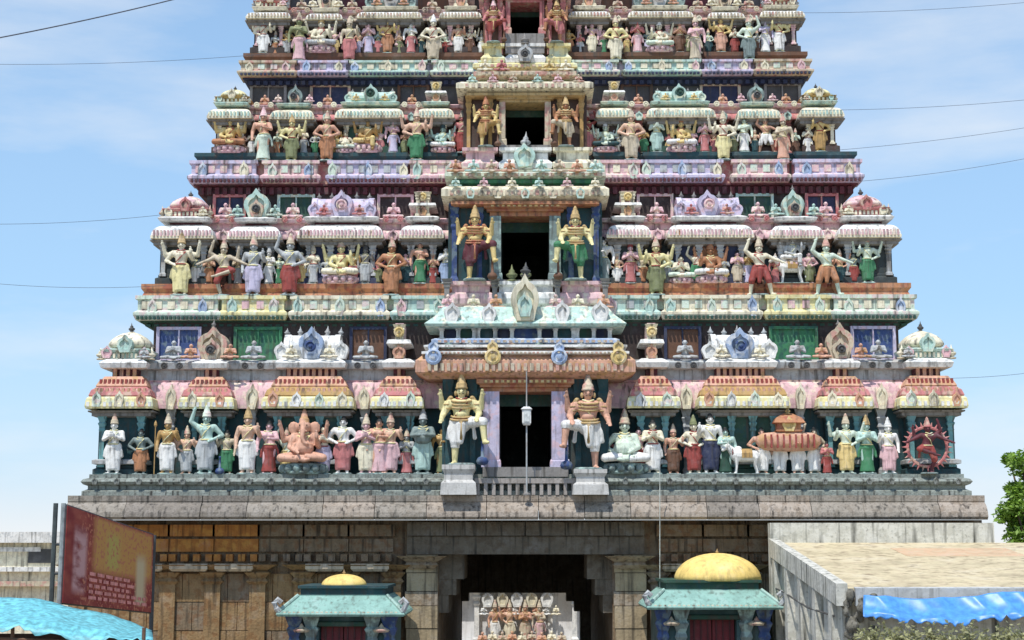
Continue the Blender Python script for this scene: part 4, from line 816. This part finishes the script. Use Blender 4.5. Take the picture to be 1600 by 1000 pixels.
# guardians by the doors
statue(0, 721, 582, 727, 'guard', 'paleyellow', 'white', 'yellow', 'club', zfix=PED[717], Yfix=-1.12, label='large yellow guardian statue in white cloth, one leg bent, beside first storey door')
statue(0, 919, 584, 727, 'guard', 'peach', 'white', 'sand', 'club', True, zfix=PED[922], Yfix=-1.12, label='large peach guardian statue in white cloth, one leg bent, beside first storey door')
zz = Z(439, .1); statue(1, 742, 320, 438, 'guard', 'yellow', 'dred', 'yellow', 'club', zfix=zz, Yfix=.08, label='yellow guardian statue in dark red cloth beside second storey door')
statue(1, 899, 322, 438, 'guard', 'paleyellow', 'green', 'yellow', 'club', True, zfix=zz, Yfix=.08, label='pale yellow guardian statue in green and red cloth beside second storey door')
zz = Z(230, 1.4); statue(2, 759, 150, 230, 'guard', 'yellow', 'ochre', 'orange', 'club', zfix=zz, Yfix=1.4, label='yellow guardian statue in ochre cloth beside third storey door')
statue(2, 884, 150, 230, 'guard', 'orange', 'sand', 'yellow', 'club', True, zfix=zz, Yfix=1.4, label='orange guardian statue in sandy cloth beside third storey door')
zz = Z(67, 2.55); statue(3, 771, -2, 68, 'guard', 'rose', 'red', 'pink', 'club', zfix=zz, Yfix=2.55, label='rose guardian statue in red cloth beside fourth storey door')
statue(3, 870, -2, 68, 'guard', 'orange', 'rose', 'yellow', 'club', True, zfix=zz, Yfix=2.55, label='orange guardian statue in rose cloth beside fourth storey door')
# bulls
def bull(ti, px, ya, yb, lab, flip):
    if ti == 0: z, y = TIERS[0]['zf'], -.8
    else: z, y = TIERS[ti]['ledges'][1]
    s = (Z(ya, y)-z)/1.46; t = thing('bull_statue', lab, 'statue', (X(px, yb, y), y, z-.004))
    k = (s*(-1 if flip else 1), s, s); link('body', BULL, t, paint(C['white'], .3, .7, 2.0, .15), (0, 0, 0), k)
    mb = MB(); mb.box(-.75, .9, -.3, .3, 0, .03); link('pedestal', mb.mesh('pedestal'), t, pm('tealgrey'), (0, 0, 0), k)
    mb = MB(); mb.path([V(.6+.02*math.cos(R(30*q)), .2*math.cos(R(30*q)), .95+.2*math.sin(R(30*q))) for q in range(13)], .03, 5); link('collar', mb.mesh('collar'), t, pm('red'), (0, 0, 0), k)
    mb = MB(); mb.barrel([(-.29, .7), (-.29, .9), (-.2, 1.05), (0, 1.1), (.2, 1.05), (.29, .9), (.29, .7)], -.25, .2); link('saddle_cloth', mb.mesh('saddle_cloth'), t, pm('ochre'), (0, 0, 0), k)
bull(1, 1237, 396, 445, 'white bull statue on the second storey between two striding statues', True)
bull(0, 1166, 688, 740, 'white bull statue on the first storey beside the palanquin group', True)
statue(1, 1238, 362, 420, 'pendant', 'silver', 'white', 'silver', zfix=TIERS[1]['ledges'][1][0]+.42, Yfix=TIERS[1]['ledges'][1][1]+.1, label='silvery seated statue riding above the white bull, second storey')
# palanquin borne by four figures
y = -.72; zf = TIERS[0]['zf']; p = P(1232, 690, y); s = .98
pal = thing('palanquin', 'peach oval palanquin with hooded shrine resting on four bearers, first storey', 'palanquin', (p.x, y, p.z-.25))
mb = MB(); mb.lathe(0, 0, [(.1, 0), (.22, .04), (.27, .2), (.27, .36), (.22, .46), (.1, .5)], 16); mb.v = [((x)*3.1, yy*.8, z) for x, yy, z in mb.v]; mb.build('carved_tray', pm('peach', .25), pal, True)
for k in range(9): box('rib', pm('red', .2), pal, -.62+.155*k-.02, -.62+.155*k+.02, -.235, -.15, .08, .42)
mb = MB(); mb.loft(-.3, .3, -.16, .16, [(0, .48), (.04, .52), (0, .56), (0, .7), (.1, .72), (.02, .85), (-.2, .98)]); mb.build('hood', pm('orange', .25), pal)
arch(pal, 0, -.18, .5, .36, .36, pm('yellow', .2)); finial(pal, 0, 0, .95, .2, pm('yellow'))
for k, px_ in enumerate((1190, 1218, 1246, 1272)):
    statue(0, px_, 668, 740, ('hips', 'stand', 'pot', 'reach')[k], ('peach', 'skin', 'peach', 'sand')[k], 'white', 'hair', Yfix=-.62+.05*(k % 2), label='white-clad %s bearer statue under the palanquin, %s' % (('peach', 'tan', 'stout peach', 'sandy')[k], ('hands on hips', 'one hand raised', 'both hands forward', 'one arm overhead')[k]))

# ---- lamp on a thin pole before the first door
p = P(823, 768, -1.62); lp = thing('lamp_post', 'white boxed lamp on a thin pole before the first storey door', 'lamp', (p.x, -1.38, z775-.004))
h = Z(580, -1.38)-z775; MB().tube((0, 0, 0), (0, 0, h), .022, .016, 8).build('pole', pm('silver', .2), lp)
MB().lathe(0, 0, [(.1, 0), (.1, .04), (.03, .07)], 10).build('foot', pm('grey'), lp)
zl = Z(664, -1.38)-z775; MB().loft(-.11, .11, -.12, .12, [(-.03, zl), (0, zl+.05), (0, zl+.38), (.03, zl+.4), (-.04, zl+.46)]).build('lamp_housing', pm('white', .15), lp)
MB().loft(-.075, .075, -.135, 0, [(0, zl+.08), (0, zl+.34)]).build('lamp_glass', plain('lamp_glass', (210, 214, 210), .15), lp)

# ================================================================== SHRINES AT THE GATE
def shrine(pxc, hwp, ey0, ey1, domew, domey, slabc, label):
    Y = -3.2; x = X(pxc, ey1, Y); k = (Y+40)/F; W2 = hwp*k; ze0, ze1 = Z(ey1, Y-.4), Z(ey0, Y); t = thing('shrine', label, 'shrine', (x, 0, 0), 'small domed shrines flanking the gate')
    bw = W2*.80; dep = 2.3
    mb = MB(); mb.box(-bw, -.55, Y, Y+dep, 0, ze0+.1); mb.box(.55, bw, Y, Y+dep, 0, ze0+.1); mb.box(-.55, .55, Y+.01, Y+dep, ze0-.28, ze0+.1); mb.box(-.55, .55, Y+1.5, Y+dep, 0, ze0-.28)
    mb.build('wall', paint((62, 92, 92), .45), t)
    MB().loft(-bw, bw, Y, Y+dep, [(0, 0), (.08, .004), (.08, .3), (0, .38)]).build('plinth', pm('grey', .5), t)
    hx = W2-.45
    MB().loft(-hx+.1, hx-.1, Y+.1, Y+dep, [(.2, ze0-.06), (.52, ze0-.05), (.55, ze0), (.52, ze0+.05), (.1, ze1-.02), (.1, ze1)]).build('eave', paint((138, 178, 166), .4), t)
    dentils(t, -hx-.3, hx+.3, Y-.38, ze0-.02, ze0+.06, .06, pm('cream', .4), .05)
    for s in (-1, 1): MB().tube((s*(hx+.41), Y-.41, ze0+.05), (s*(hx+.0), Y+.0, ze1), .05, .04, 7).build('hip_ridge', paint((160, 190, 178), .4), t)
    MB().loft(-hx+.05, hx-.05, Y+.05, Y+dep, [(0, ze1-.005), (0, ze1+.14), (.06, ze1+.16), (.06, ze1+.22)]).build('roof_slab', pm(slabc, .35), t)
    dc, dw_ = domew; zd = ze1+.21; zt = Z(domey, Y+.9); xd = X(dc, ey0, Y+.9)-x; r = dw_*(Y+.9+40)/F/2; hd_ = zt-zd; dm = paint((240, 208, 122), .22)
    mb = MB(); pr = [(r*math.cos(R(a)), zd+hd_*math.sin(R(a))) for a in range(0, 90, 9)]+[(.02, zt)]
    mb.lathe(xd, Y+.95, [(r*.97, zd-.02)]+pr, 28); d = mb.build('dome', dm, t, True)
    finial(d, xd, Y+.95, zt-.02, .12, pm('ochre'))
    for s in (-1, 1):
        # upturned corner crest, pilasters, brackets
        mb = MB(); pts = [V(s*(hx+.36), Y-.36, ze0+.02), V(s*(hx+.44), Y-.4, ze0+.14), V(s*(hx+.5), Y-.42, ze0+.26), V(s*(hx+.42), Y-.4, ze0+.34), V(s*(hx+.34), Y-.38, ze0+.26)]
        mb.path(pts, .07, 6); mb.build('corner_crest', pm('silver', .4), t)
        for q in (.6, .93): pilaster(t, s*bw*q, Y-.08, .4, ze0-.02, .2, (pm('blue', .4) if q > .9 else pm('tealgrey', .4)))
        mb = MB(); mb.lathe(0, 0, [(.17, 0), (.2, .05), (.06, .12), (.01, .2)], 10); mb.v = [(a+s*(.78*bw), b+Y-.15, c+ze0-.42) for a, b, c in mb.v]; mb.build('bracket', pm('sand', .4), t)
        box('door_leaf', paint((116, 26, 36), .3, .55), t, s*.012, s*.53, Y+.3, Y+.36, .39, ze0-.3)
        for q in range(3): box('door_bar', paint((80, 14, 24), .3, .5), t, s*(.1+.16*q)-.015, s*(.1+.16*q)+.015, Y+.27, Y+.3, .4, ze0-.32)
    MB().loft(-.6, .6, Y-.03, Y+.2, [(0, ze0-.3), (.04, ze0-.28), (.04, ze0-.2), (0, ze0-.18)]).build('lintel', pm('dgreen', .4), t)
    return t
shrine(535, 98, 930, 960, (537, 70), 897, 'teal', 'teal shrine with small pale dome and dark red door')
shrine(1114, 104, 921, 949, (1122, 134), 864, 'dgreen', 'teal and blue shrine with large yellow dome and dark red door')

# ================================================================== INNER HALL behind the passage
ih = thing('inner_hall', 'whitewashed inner hall with peach figures seen through the dark passage', 'building', (0, 0, 0))
YI = 24
box('wall', paint((236, 236, 236), .15), ih, -6, 6, YI, YI+4, 0, 4.2)
for k in range(9):
    x = -4+k; pilaster(ih, x, YI-.25, .3, 2.5, .2, pm('white', .15))
MB().loft(-5, 5, YI-.3, YI+1, [(0, 2.5), (.3, 2.55), (.25, 2.8), (0, 2.9)]).build('eave', pm('white', .15), ih)
MB().loft(-5, 5, YI-.5, YI+1, [(0, 0), (.1, .1), (.1, .25), (0, .3)]).build('plinth', pm('silver', .15), ih)
for k in range(5): arch(ih, -1.55+.6*k, YI-.4, 1.75, .5, .62, pm('cream' if k % 2 else 'white', .15))
for k in range(9): link('figurine', POSES['seatpray']['body'], ih, pm(('peach', 'cream', 'sand')[k % 3], .2), (-1.75+.4*k, YI-.66, .25+.04*(k % 2)), (.62, .55, .55))
for k in range(8): link('figurine', POSES['seatpray']['body'], ih, pm(('white', 'cream', 'peach')[k % 3], .2), (-1.7+.42*k, YI-.35, 1.42), (.42, .4, .42))
for k, x in enumerate((-1.25, -.65, -.02, .55)):
    t = thing('statue', '%s statue at the inner hall seen through the passage, %s' % (('peach crowned', 'tan four-armed', 'peach praying', 'sandy slim')[k], ('in white cloth', 'in cream cloth', 'in sandy cloth', 'in pink cloth')[k]), 'statue', (x, YI-.42, .296)); ps = ('stand', 'four', 'pray', 'woman')[k]; Po = POSES[ps]; s = .88
    for n_, c_ in (('body', ('peach', 'skin', 'peach', 'sand')[k]), ('garment', ('white', 'cream', 'sand', 'pink')[k]), ('crown', 'sand'), ('jewellery', 'gold'), ('face', 'black')): link(n_, Po[n_], t, pm(c_, .2), (0, 0, 0), s)

# ================================================================== HOARDING on the left
pb = [P(106, 790, -8.6), P(240, 836, -4.6), P(236, 957, -4.6), P(98, 942, -8.6)]
sg = thing('hoarding', 'red and yellow printed hoarding on grey posts beside the tower corner', 'sign', (pb[3].x, pb[3].y, 0))
def boardmat():
    m = bpy.data.materials.new('printed_sheet'); m.use_nodes = True; t = m.node_tree; l = t.links.new; b = t.nodes['Principled BSDF']; b.inputs['Roughness'].default_value = .45
    uv = N(t, 'ShaderNodeUVMap'); sp = N(t, 'ShaderNodeSeparateXYZ'); l(uv.outputs[0], sp.inputs[0])
    nz_ = N(t, 'ShaderNodeTexNoise'); nz_.inputs['Scale'].default_value = 6; nz_.inputs['Detail'].default_value = 6; l(uv.outputs[0], nz_.inputs['Vector'])
    def mr(src, a, b_, c=0, d=1):
        n = N(t, 'ShaderNodeMapRange'); n.inputs[1].default_value = a; n.inputs[2].default_value = b_; n.inputs[3].default_value = c; n.inputs[4].default_value = d; l(src, n.inputs[0]); return n.outputs[0]
    def mul(a, b_):
        n = N(t, 'ShaderNodeMath', operation='MULTIPLY'); l(a, n.inputs[0]); l(b_, n.inputs[1]); return n.outputs[0]
    def mixc(f, a, col):
        n = N(t, 'ShaderNodeMix', data_type='RGBA'); l(f, n.inputs['Factor']); n.inputs['B'].default_value = lin(col)+(1,)
        if isinstance(a, tuple): n.inputs['A'].default_value = lin(a)+(1,)
        else: l(a, n.inputs['A'])
        return n.outputs['Result']
    x, y = sp.outputs['X'], sp.outputs['Y']
    c = mixc(mr(nz_.outputs[0], .4, .6), (140, 44, 48), (170, 78, 66))
    pic = mul(mul(mr(x, .27, .33), mr(x, 1.0, .97)), mul(mr(y, .34, .46), mr(y, 1.0, .96)))
    c = mixc(pic, c, (206, 150, 84))
    f1 = mul(mul(mr(x, .42, .48), mr(x, .62, .56)), mul(mr(y, .45, .5), mr(y, .9, .8))); c = mixc(f1, c, (196, 172, 92))
    wv = N(t, 'ShaderNodeTexNoise'); mpx = N(t, 'ShaderNodeMapping'); mpx.inputs['Scale'].default_value = (9, 4, 1); l(uv.outputs[0], mpx.inputs[0]); l(mpx.outputs[0], wv.inputs['Vector'])
    c = mixc(mul(mr(wv.outputs[0], .55, .6), mr(x, .1, .2)), c, (198, 120, 92))
    f2 = mul(mul(mr(x, .78, .82), mr(x, .94, .88)), mul(mr(y, .05, .1), mr(y, .75, .6))); c = mixc(f2, c, (214, 190, 150))
    f4 = mul(mul(mr(x, .07, .1), mr(x, .24, .2)), mul(mr(y, .1, .2), mr(y, .85, .7))); c = mixc(mul(f4, mr(nz_.outputs[0], .35, .5)), c, (212, 160, 156))
    l(c, b.inputs['Base Color']); return m
mb = MB(); loc = [q-Vector((pb[3].x, pb[3].y, 0)) for q in pb]; n = Vector((0, .06, 0)); off = V(-.03, .05, 0)
mb.quadring([[tuple(q) for q in loc], [tuple(q+off) for q in loc]]); o = mb.build('sheet', boardmat(), sg)
uvl = o.data.uv_layers.new(name='UVMap')
for lp_ in o.data.loops:
    vi = lp_.vertex_index % 4; uvl.data[lp_.index].uv = ((0, 1), (1, 1), (1, 0), (0, 0))[vi]
# lines of print too far to read, as thin raised strips
def bp(u, v): return (loc[3].lerp(loc[2], u)).lerp(loc[0].lerp(loc[1], u), v)
random.seed(5)
for r_ in range(5):
    u = .26
    mb = MB()
    while u < (.74 if r_ < 3 else .92):
        w_ = random.uniform(.03, .09); v0 = .33-.065*r_; q = [bp(u, v0), bp(u+w_, v0), bp(u+w_, v0+.038), bp(u, v0+.038)]; d = V(.012, -.02, 0)
        mb.quadring([[tuple(a) for a in q], [tuple(a+d) for a in q]]); u += w_+.02
    mb.build('print_line', plain('print_pink', (232, 150, 140)), sg)
fr = MB()
for a, b_ in ((0, 1), (1, 2), (2, 3), (3, 0)): fr.tube(loc[a]+off*1.5, loc[b_]+off*1.5, .035, .035, 6)
fr.build('frame', pm('darkgrey'), sg)
for dx, top in ((-.1, 790), (-.26, 800)): 
    mb = MB(); mb.tube((dx, .05, 0), (dx+.02, .05, loc[0].z+.05), .05, .05, 8); mb.build('post', plain('post_grey%d' % top, (150, 152, 150) if dx > -.2 else (70, 74, 72), .5), sg)
mb = MB(); mb.tube(V(loc[1].x, loc[1].y+.05, 0), V(loc[1].x, loc[1].y+.05, loc[1].z), .05, .05, 8); mb.build('post', pm('darkgrey'), sg)
for v in (.3, .6): mb = MB(); mb.tube(V(-.26, .05, loc[3].z+(loc[0].z-loc[3].z)*v), V(-.1, .05, loc[3].z+(loc[0].z-loc[3].z)*v), .03, .03, 6); mb.build('brace', pm('darkgrey'), sg)

# ================================================================== TARPAULIN STALL lower left
def tarp(name, mat, parent, px0, px1, topf, botf, Yb_, Yf_, nu=48, nv=14, fold=.05, hang=.0, thick=.005, seed=1, crease=.25):
    mb = MB(); rows = []
    for j in range(nv+1):
        row = []
        for i_ in range(nu+1):
            px_ = px0+(px1-px0)*i_/nu; v = j/nv
            a = P(px_, topf(px_), Yb_); b_ = P(px_, botf(px_), Yf_); q = a.lerp(b_, v)
            q.z += fold*(noise.noise(V(q.x*1.3, q.y*1.6, seed))+.5*noise.noise(V(q.x*4, q.y*3, seed+3)))-.06*math.sin(math.pi*v)
            if v > .88: q.z -= hang*(1.0+1.6*noise.noise(V(i_*.31, seed*3.7, 0))+.7*noise.noise(V(i_*.9, seed, 2)))*(v-.88)/.12
            q.y += crease*(abs(noise.noise(V(q.x*1.1+q.z*.8, seed, 5)))-.2)
            row.append(q)
        rows.append(row)
    for r_ in rows: mb.v += [tuple(q) for q in r_]
    for j in range(nv):
        for i_ in range(nu):
            a = j*(nu+1)+i_; mb.f.append((a, a+1, a+nu+2, a+nu+1))
    o = mb.build(name, mat, parent, True); s_ = o.modifiers.new('solid', 'SOLIDIFY'); s_.thickness = thick; return o
stall = thing('market_stall', 'market stall under a faded turquoise tarpaulin below the hoarding', 'stall', (P(100, 960, -11).x, -11, 0))
def lt(px): return 934+max(0, px-20)**1.55*.0115
def lb_(px): return 968+max(0, px-20)**1.4*.0150+4
tm = plain('turquoise_tarp', (112, 190, 200), .55, 0, .2)
o = tarp('tarpaulin', tm, None, -260, 238, lt, lb_, -9.4, -12.2, 60, 16, .07, .12); o.parent = stall; o.matrix_parent_inverse = Matrix.Translation(-Vector(stall.location))
sx_, sy_ = stall.location.x, stall.location.y
for px_, Yq in ((225, -9.6), (225, -12), (20, -12), (-200, -12), (-200, -9.6)):
    q = P(px_, 985, Yq); MB().tube((q.x-sx_, Yq-sy_, 0), (q.x-sx_, Yq-sy_, q.z+.05), .04, .035, 7).build('post', pm('brown'), stall)
q0, q1 = P(-240, 990, -9.5), P(225, 990, -9.5); box('shade_sheet', paint((58, 36, 30), .4), stall, q0.x-sx_, q1.x-sx_, -9.5-sy_, -9.45-sy_, .2, q0.z)  # dark brown sheet added to stand for the shade beneath the tarpaulin
box('counter', pm('brown', .4), stall, q0.x-sx_, q1.x-sx_, -11.8-sy_, -11.0-sy_, .0, .9)
mb = MB(); mb.tube((q0.x-sx_, -12.1-sy_, P(0, 985, -12).z), (q1.x-sx_, -12.1-sy_, P(0, 995, -12).z-.1), .03, .03, 6); mb.build('ridge_pole', pm('brown'), stall)

# ================================================================== SIDE HALL on the right
hall = thing('side_hall', 'flat-roofed whitewashed side hall with stained walls and sloping cement roof', 'building', (0, 0, 0))
wx = 5.99; zb_, zf_ = Z(848, -2.1), Z(918, -10); XE = 18.5
WHT = paint((208, 206, 194), .75, .9, .8, .4, (74, 74, 66), (180, 178, 164)); CEM = paint((204, 190, 154), .6, .9, .45, .3, (140, 124, 100), (188, 170, 140))
mb = MB(); mb.quadring([[(wx+.12, -9.8, 0), (wx+.12, -2.1, 0), (wx+.12, -2.1, zb_-.32), (wx+.12, -9.8, zf_-.28)], [(XE, -9.8, 0), (XE, -2.1, 0), (XE, -2.1, zb_-.32), (XE, -9.8, zf_-.28)]]); mb.build('wall', WHT, hall)
def slab(x0, x1, y0, y1, t, name, mat, lift=0):
    z = lambda y_: zf_+(zb_-zf_)*(y_+10)/7.9+lift
    mb = MB(); mb.quadring([[(x0, y0, z(y0)-t), (x0, y1, z(y1)-t), (x0, y1, z(y1)), (x0, y0, z(y0))], [(x1, y0, z(y0)-t), (x1, y1, z(y1)-t), (x1, y1, z(y1)), (x1, y0, z(y0))]]); return mb.build(name, mat, hall)
slab(wx, XE, -10.1, -2.1, .3, 'roof', CEM); slab(wx-.06, wx+.16, -10.17, -2.1, .42, 'parapet', WHT, .1)
slab(8.6, 11.3, -4.9, -3.3, .05, 'roof_patch', paint((204, 170, 136), .6, .9, .8, .3, (190, 172, 140), (200, 184, 150)), .006)
slab(wx+.3, XE, -10.22, -10.05, .34, 'fascia', paint((186, 188, 186), .4, .9), .02)
box('back_parapet', WHT, hall, wx-.02, X(1552, 840, -2.0), -2.1, -1.75, 0, Z(817, -2.1))
for k in range(5): box('buttress', WHT, hall, wx-.05, wx+.13, -9.6+1.7*k, -9.25+1.7*k, 0, zf_+(zb_-zf_)*((-9.4+1.7*k)+10)/7.9-.34)
mb = MB(); q = P(1215, 943, -3)
mb.path([(wx-.02, -9.7, zf_-.55), (wx-.04, -7, zf_-.5), (wx-.03, -4, zf_-.28), (wx-.02, -2.4, zf_-.2)], .02, 6); mb.build('conduit', pm('darkgrey'), hall)
# blackened broken roof corner
random.seed(11); mb = MB()
for k in range(26):
    mb.ball((wx+.1+random.uniform(0, .55), -10.15+random.uniform(-.12, .1), zf_-.1-random.uniform(0, .8)), random.uniform(.06, .14), random.uniform(.05, .1), random.uniform(.06, .14), 7, 5)
me = remesh(mb, 'broken_corner', .03); link('broken_corner', me, hall, paint((120, 116, 104), .7, .95, 2.5, .8, (36, 36, 32)))
o = tarp('tarpaulin', plain('blue_tarp', (84, 150, 222), .4, 0, .12), None, 1350, 1700, lambda p_: 929+6*math.sin((p_-1350)*.018), lambda p_: 964+11*math.exp(-abs(p_-1488)/40)-.03*abs(p_-1488), -10.3, -10.8, 90, 24, .05, .07, seed=4, crease=.5)
tag(o, 'bright blue tarpaulin sheet hanging from the side hall eave', 'tarpaulin')

# ================================================================== FAR HOUSE on the left
fh = thing('house', 'low cream house with stepped bands far behind the hoarding posts', 'house', (P(20, 900, 22).x, 22, 0))
def fz(py): return Z(py, 22)
x0 = -8; x1 = 3.2
for a, b_, c_, o_ in ((935, 916, 'cream', 0), (916, 908, 'sand', .3), (908, 893, 'cream', .05), (893, 886, 'white', .25), (886, 848, 'cream', -.3), (848, 831, 'white', .1)):
    MB().loft(x0-o_, x1+o_, -o_, 6, [(0, fz(a) if a < 935 else 0), (0, fz(b_)-.001)]).build('wall' if o_ <= .05 else 'band', pm(c_, .35), fh)
for k in range(4): box('window', pm('darkgrey', .2), fh, -7+2.5*k, -6+2.5*k, .24, .34, fz(880), fz(858)); 
box('plaque', pm('white', .2), fh, -1.2, 1.0, .2, .31, fz(862), fz(855))

# ================================================================== TREES
def leafmat(name, c):
    m = bpy.data.materials.new(name); m.use_nodes = True; t = m.node_tree; b = t.nodes['Principled BSDF']; b.inputs['Roughness'].default_value = .55
    oi = N(t, 'ShaderNodeNewGeometry'); r_ = N(t, 'ShaderNodeValToRGB'); e = r_.color_ramp.elements; cl = lin(c)
    e[0].color = tuple(v*.55 for v in cl)+(1,); e[1].color = tuple(min(.5, v*1.5) for v in cl)+(1,); t.links.new(oi.outputs['Random Per Island'], r_.inputs[0]); t.links.new(r_.outputs[0], b.inputs['Base Color'])
    tr = N(t, 'ShaderNodeBsdfTranslucent'); t.links.new(r_.outputs[0], tr.inputs[0]); mx = N(t, 'ShaderNodeMixShader'); mx.inputs[0].default_value = .3
    t.links.new(b.outputs[0], mx.inputs[1]); t.links.new(tr.outputs[0], mx.inputs[2]); t.links.new(mx.outputs[0], t.nodes['Material Output'].inputs[0]); return m
def tree(name, label, base, blobs, n, ls, mat, cat='tree', group=None, seed=1):
    rnd = random.Random(seed); t = thing(name, label, cat, base, group); mb = MB(); tr = MB()
    top = sum((Vector(b_[0]) for b_ in blobs), Vector())/len(blobs)
    tr.tube((0, 0, -.05), (0, 0, top.z*.5), top.z*.035+.03, top.z*.022+.02, 8)
    for (c_, r_) in blobs:
        c_ = Vector(c_); tr.tube((0, 0, top.z*.48), c_, top.z*.018+.015, .015, 6)
        for k in range(n):
            d = V(rnd.gauss(0, 1), rnd.gauss(0, 1), rnd.gauss(0, 1)).normalized(); rr = r_*(rnd.random()**.6)*(1.1+.45*noise.noise(d*2+c_))
            p_ = c_+V(d.x*rr, d.y*rr, d.z*rr*.85); u = V(rnd.gauss(0, 1), rnd.gauss(0, 1), rnd.gauss(0, .6)).normalized(); v = u.cross(V(rnd.gauss(0, 1), rnd.gauss(0, 1), rnd.gauss(0, 1))).normalized(); s = ls*rnd.uniform(.6, 1.3)
            b0 = len(mb.v); mb.v += [tuple(p_-u*s), tuple(p_+v*s*.45), tuple(p_+u*s), tuple(p_-v*s*.45)]; mb.f.append((b0, b0+1, b0+2, b0+3))
    me = bpy.data.meshes.new('crown'); me.from_pydata(mb.v, [], mb.f); me.materials.append(mat); link('crown', me, t)
    tr.build('trunk', paint((92, 74, 56), .4, .9), t, True); return t
LG = leafmat('leaf_green', (124, 164, 58)); LP = leafmat('leaf_pale', (158, 156, 112))
p = P(1622, 782, 12); b0 = (p.x, 12, 0)
rt = random.Random(9); bl = [((.3, 0, p.z+.1), 1.2), ((.9, .5, p.z+1), 1.2), ((-.2, -.4, p.z-1.5), 1.1), ((1.3, 0, p.z-.6), 1.5)]
for k in range(26):
    a_ = R(rt.uniform(75, 275)); rr_ = rt.uniform(.9, 1.55); bl.append(((.25+rr_*math.cos(a_)*.95, rt.uniform(-.7, .7), p.z-.1+rr_*math.sin(a_)*1.25), rt.uniform(.22, .5)))
tree('leafy_tree', 'bright green leafy tree rising behind the side hall and tower corner', b0, bl, 330, .1, LG, seed=3)
for k, px_ in enumerate((1362, 1408, 1462, 1515, 1572, 1628)):
    q = P(px_, 985, -12.2); tree('shrub', 'pale dusty shrub growing in front of the side hall under the blue tarpaulin', (q.x, -12.2, 0), [((0, 0, q.z-.15), .34), ((.3, .1, q.z-.3), .34), ((-.25, 0, q.z-.45), .36), ((0, 0, q.z-.9), .5)], 240, .05, LP, 'shrub', 'dusty shrubs along the side hall', 20+k)

# ================================================================== CABLES
def cable(pa, ya, pb_, yb, sag, r, label, group='overhead cables'):
    a = P(*pa, ya); b_ = P(*pb_, yb); pts = []
    for k in range(25):
        u = k/24; q = a.lerp(b_, u); q.z -= sag*4*u*(1-u); pts.append(q)
    o = MB().path(pts, r, 5).build('overhead_cable', plain('cable', (84, 90, 100), .5)); return tag(o, label, 'cable', group)
cable((-60, 70), -15, (330, -16), -12, .05, .012, 'thick dark overhead cable slanting across the sky')
LBL = 'thin overhead cable crossing the pale sky beside the tower'
for pa, pb_ in (((-40, 100), (420, 84)), ((-40, 350), (300, 330)), ((-40, 440), (260, 446)), ((1230, 240), (1660, 190)), ((1250, 172), (1660, 150)), ((1320, 285), (1660, 236)), ((1240, 20), (1660, -2)), ((1420, 590), (1660, 575))):
    cable(pa, -10, pb_, -10, .08, .004, LBL, 'thin overhead cables')
o = MB().path([P(1031, y_, -1.7-.02*math.sin(y_)) for y_ in range(735, 1010, 25)], .012, 5).build('hanging_wire', plain('wire_pale', (196, 200, 190)))
tag(o, 'pale vertical wire hanging down before the base cornice', 'wire')
for lb, l_ in LABELS.items():
    if len(l_) > 1: print('DUP LABEL', lb, len(l_))
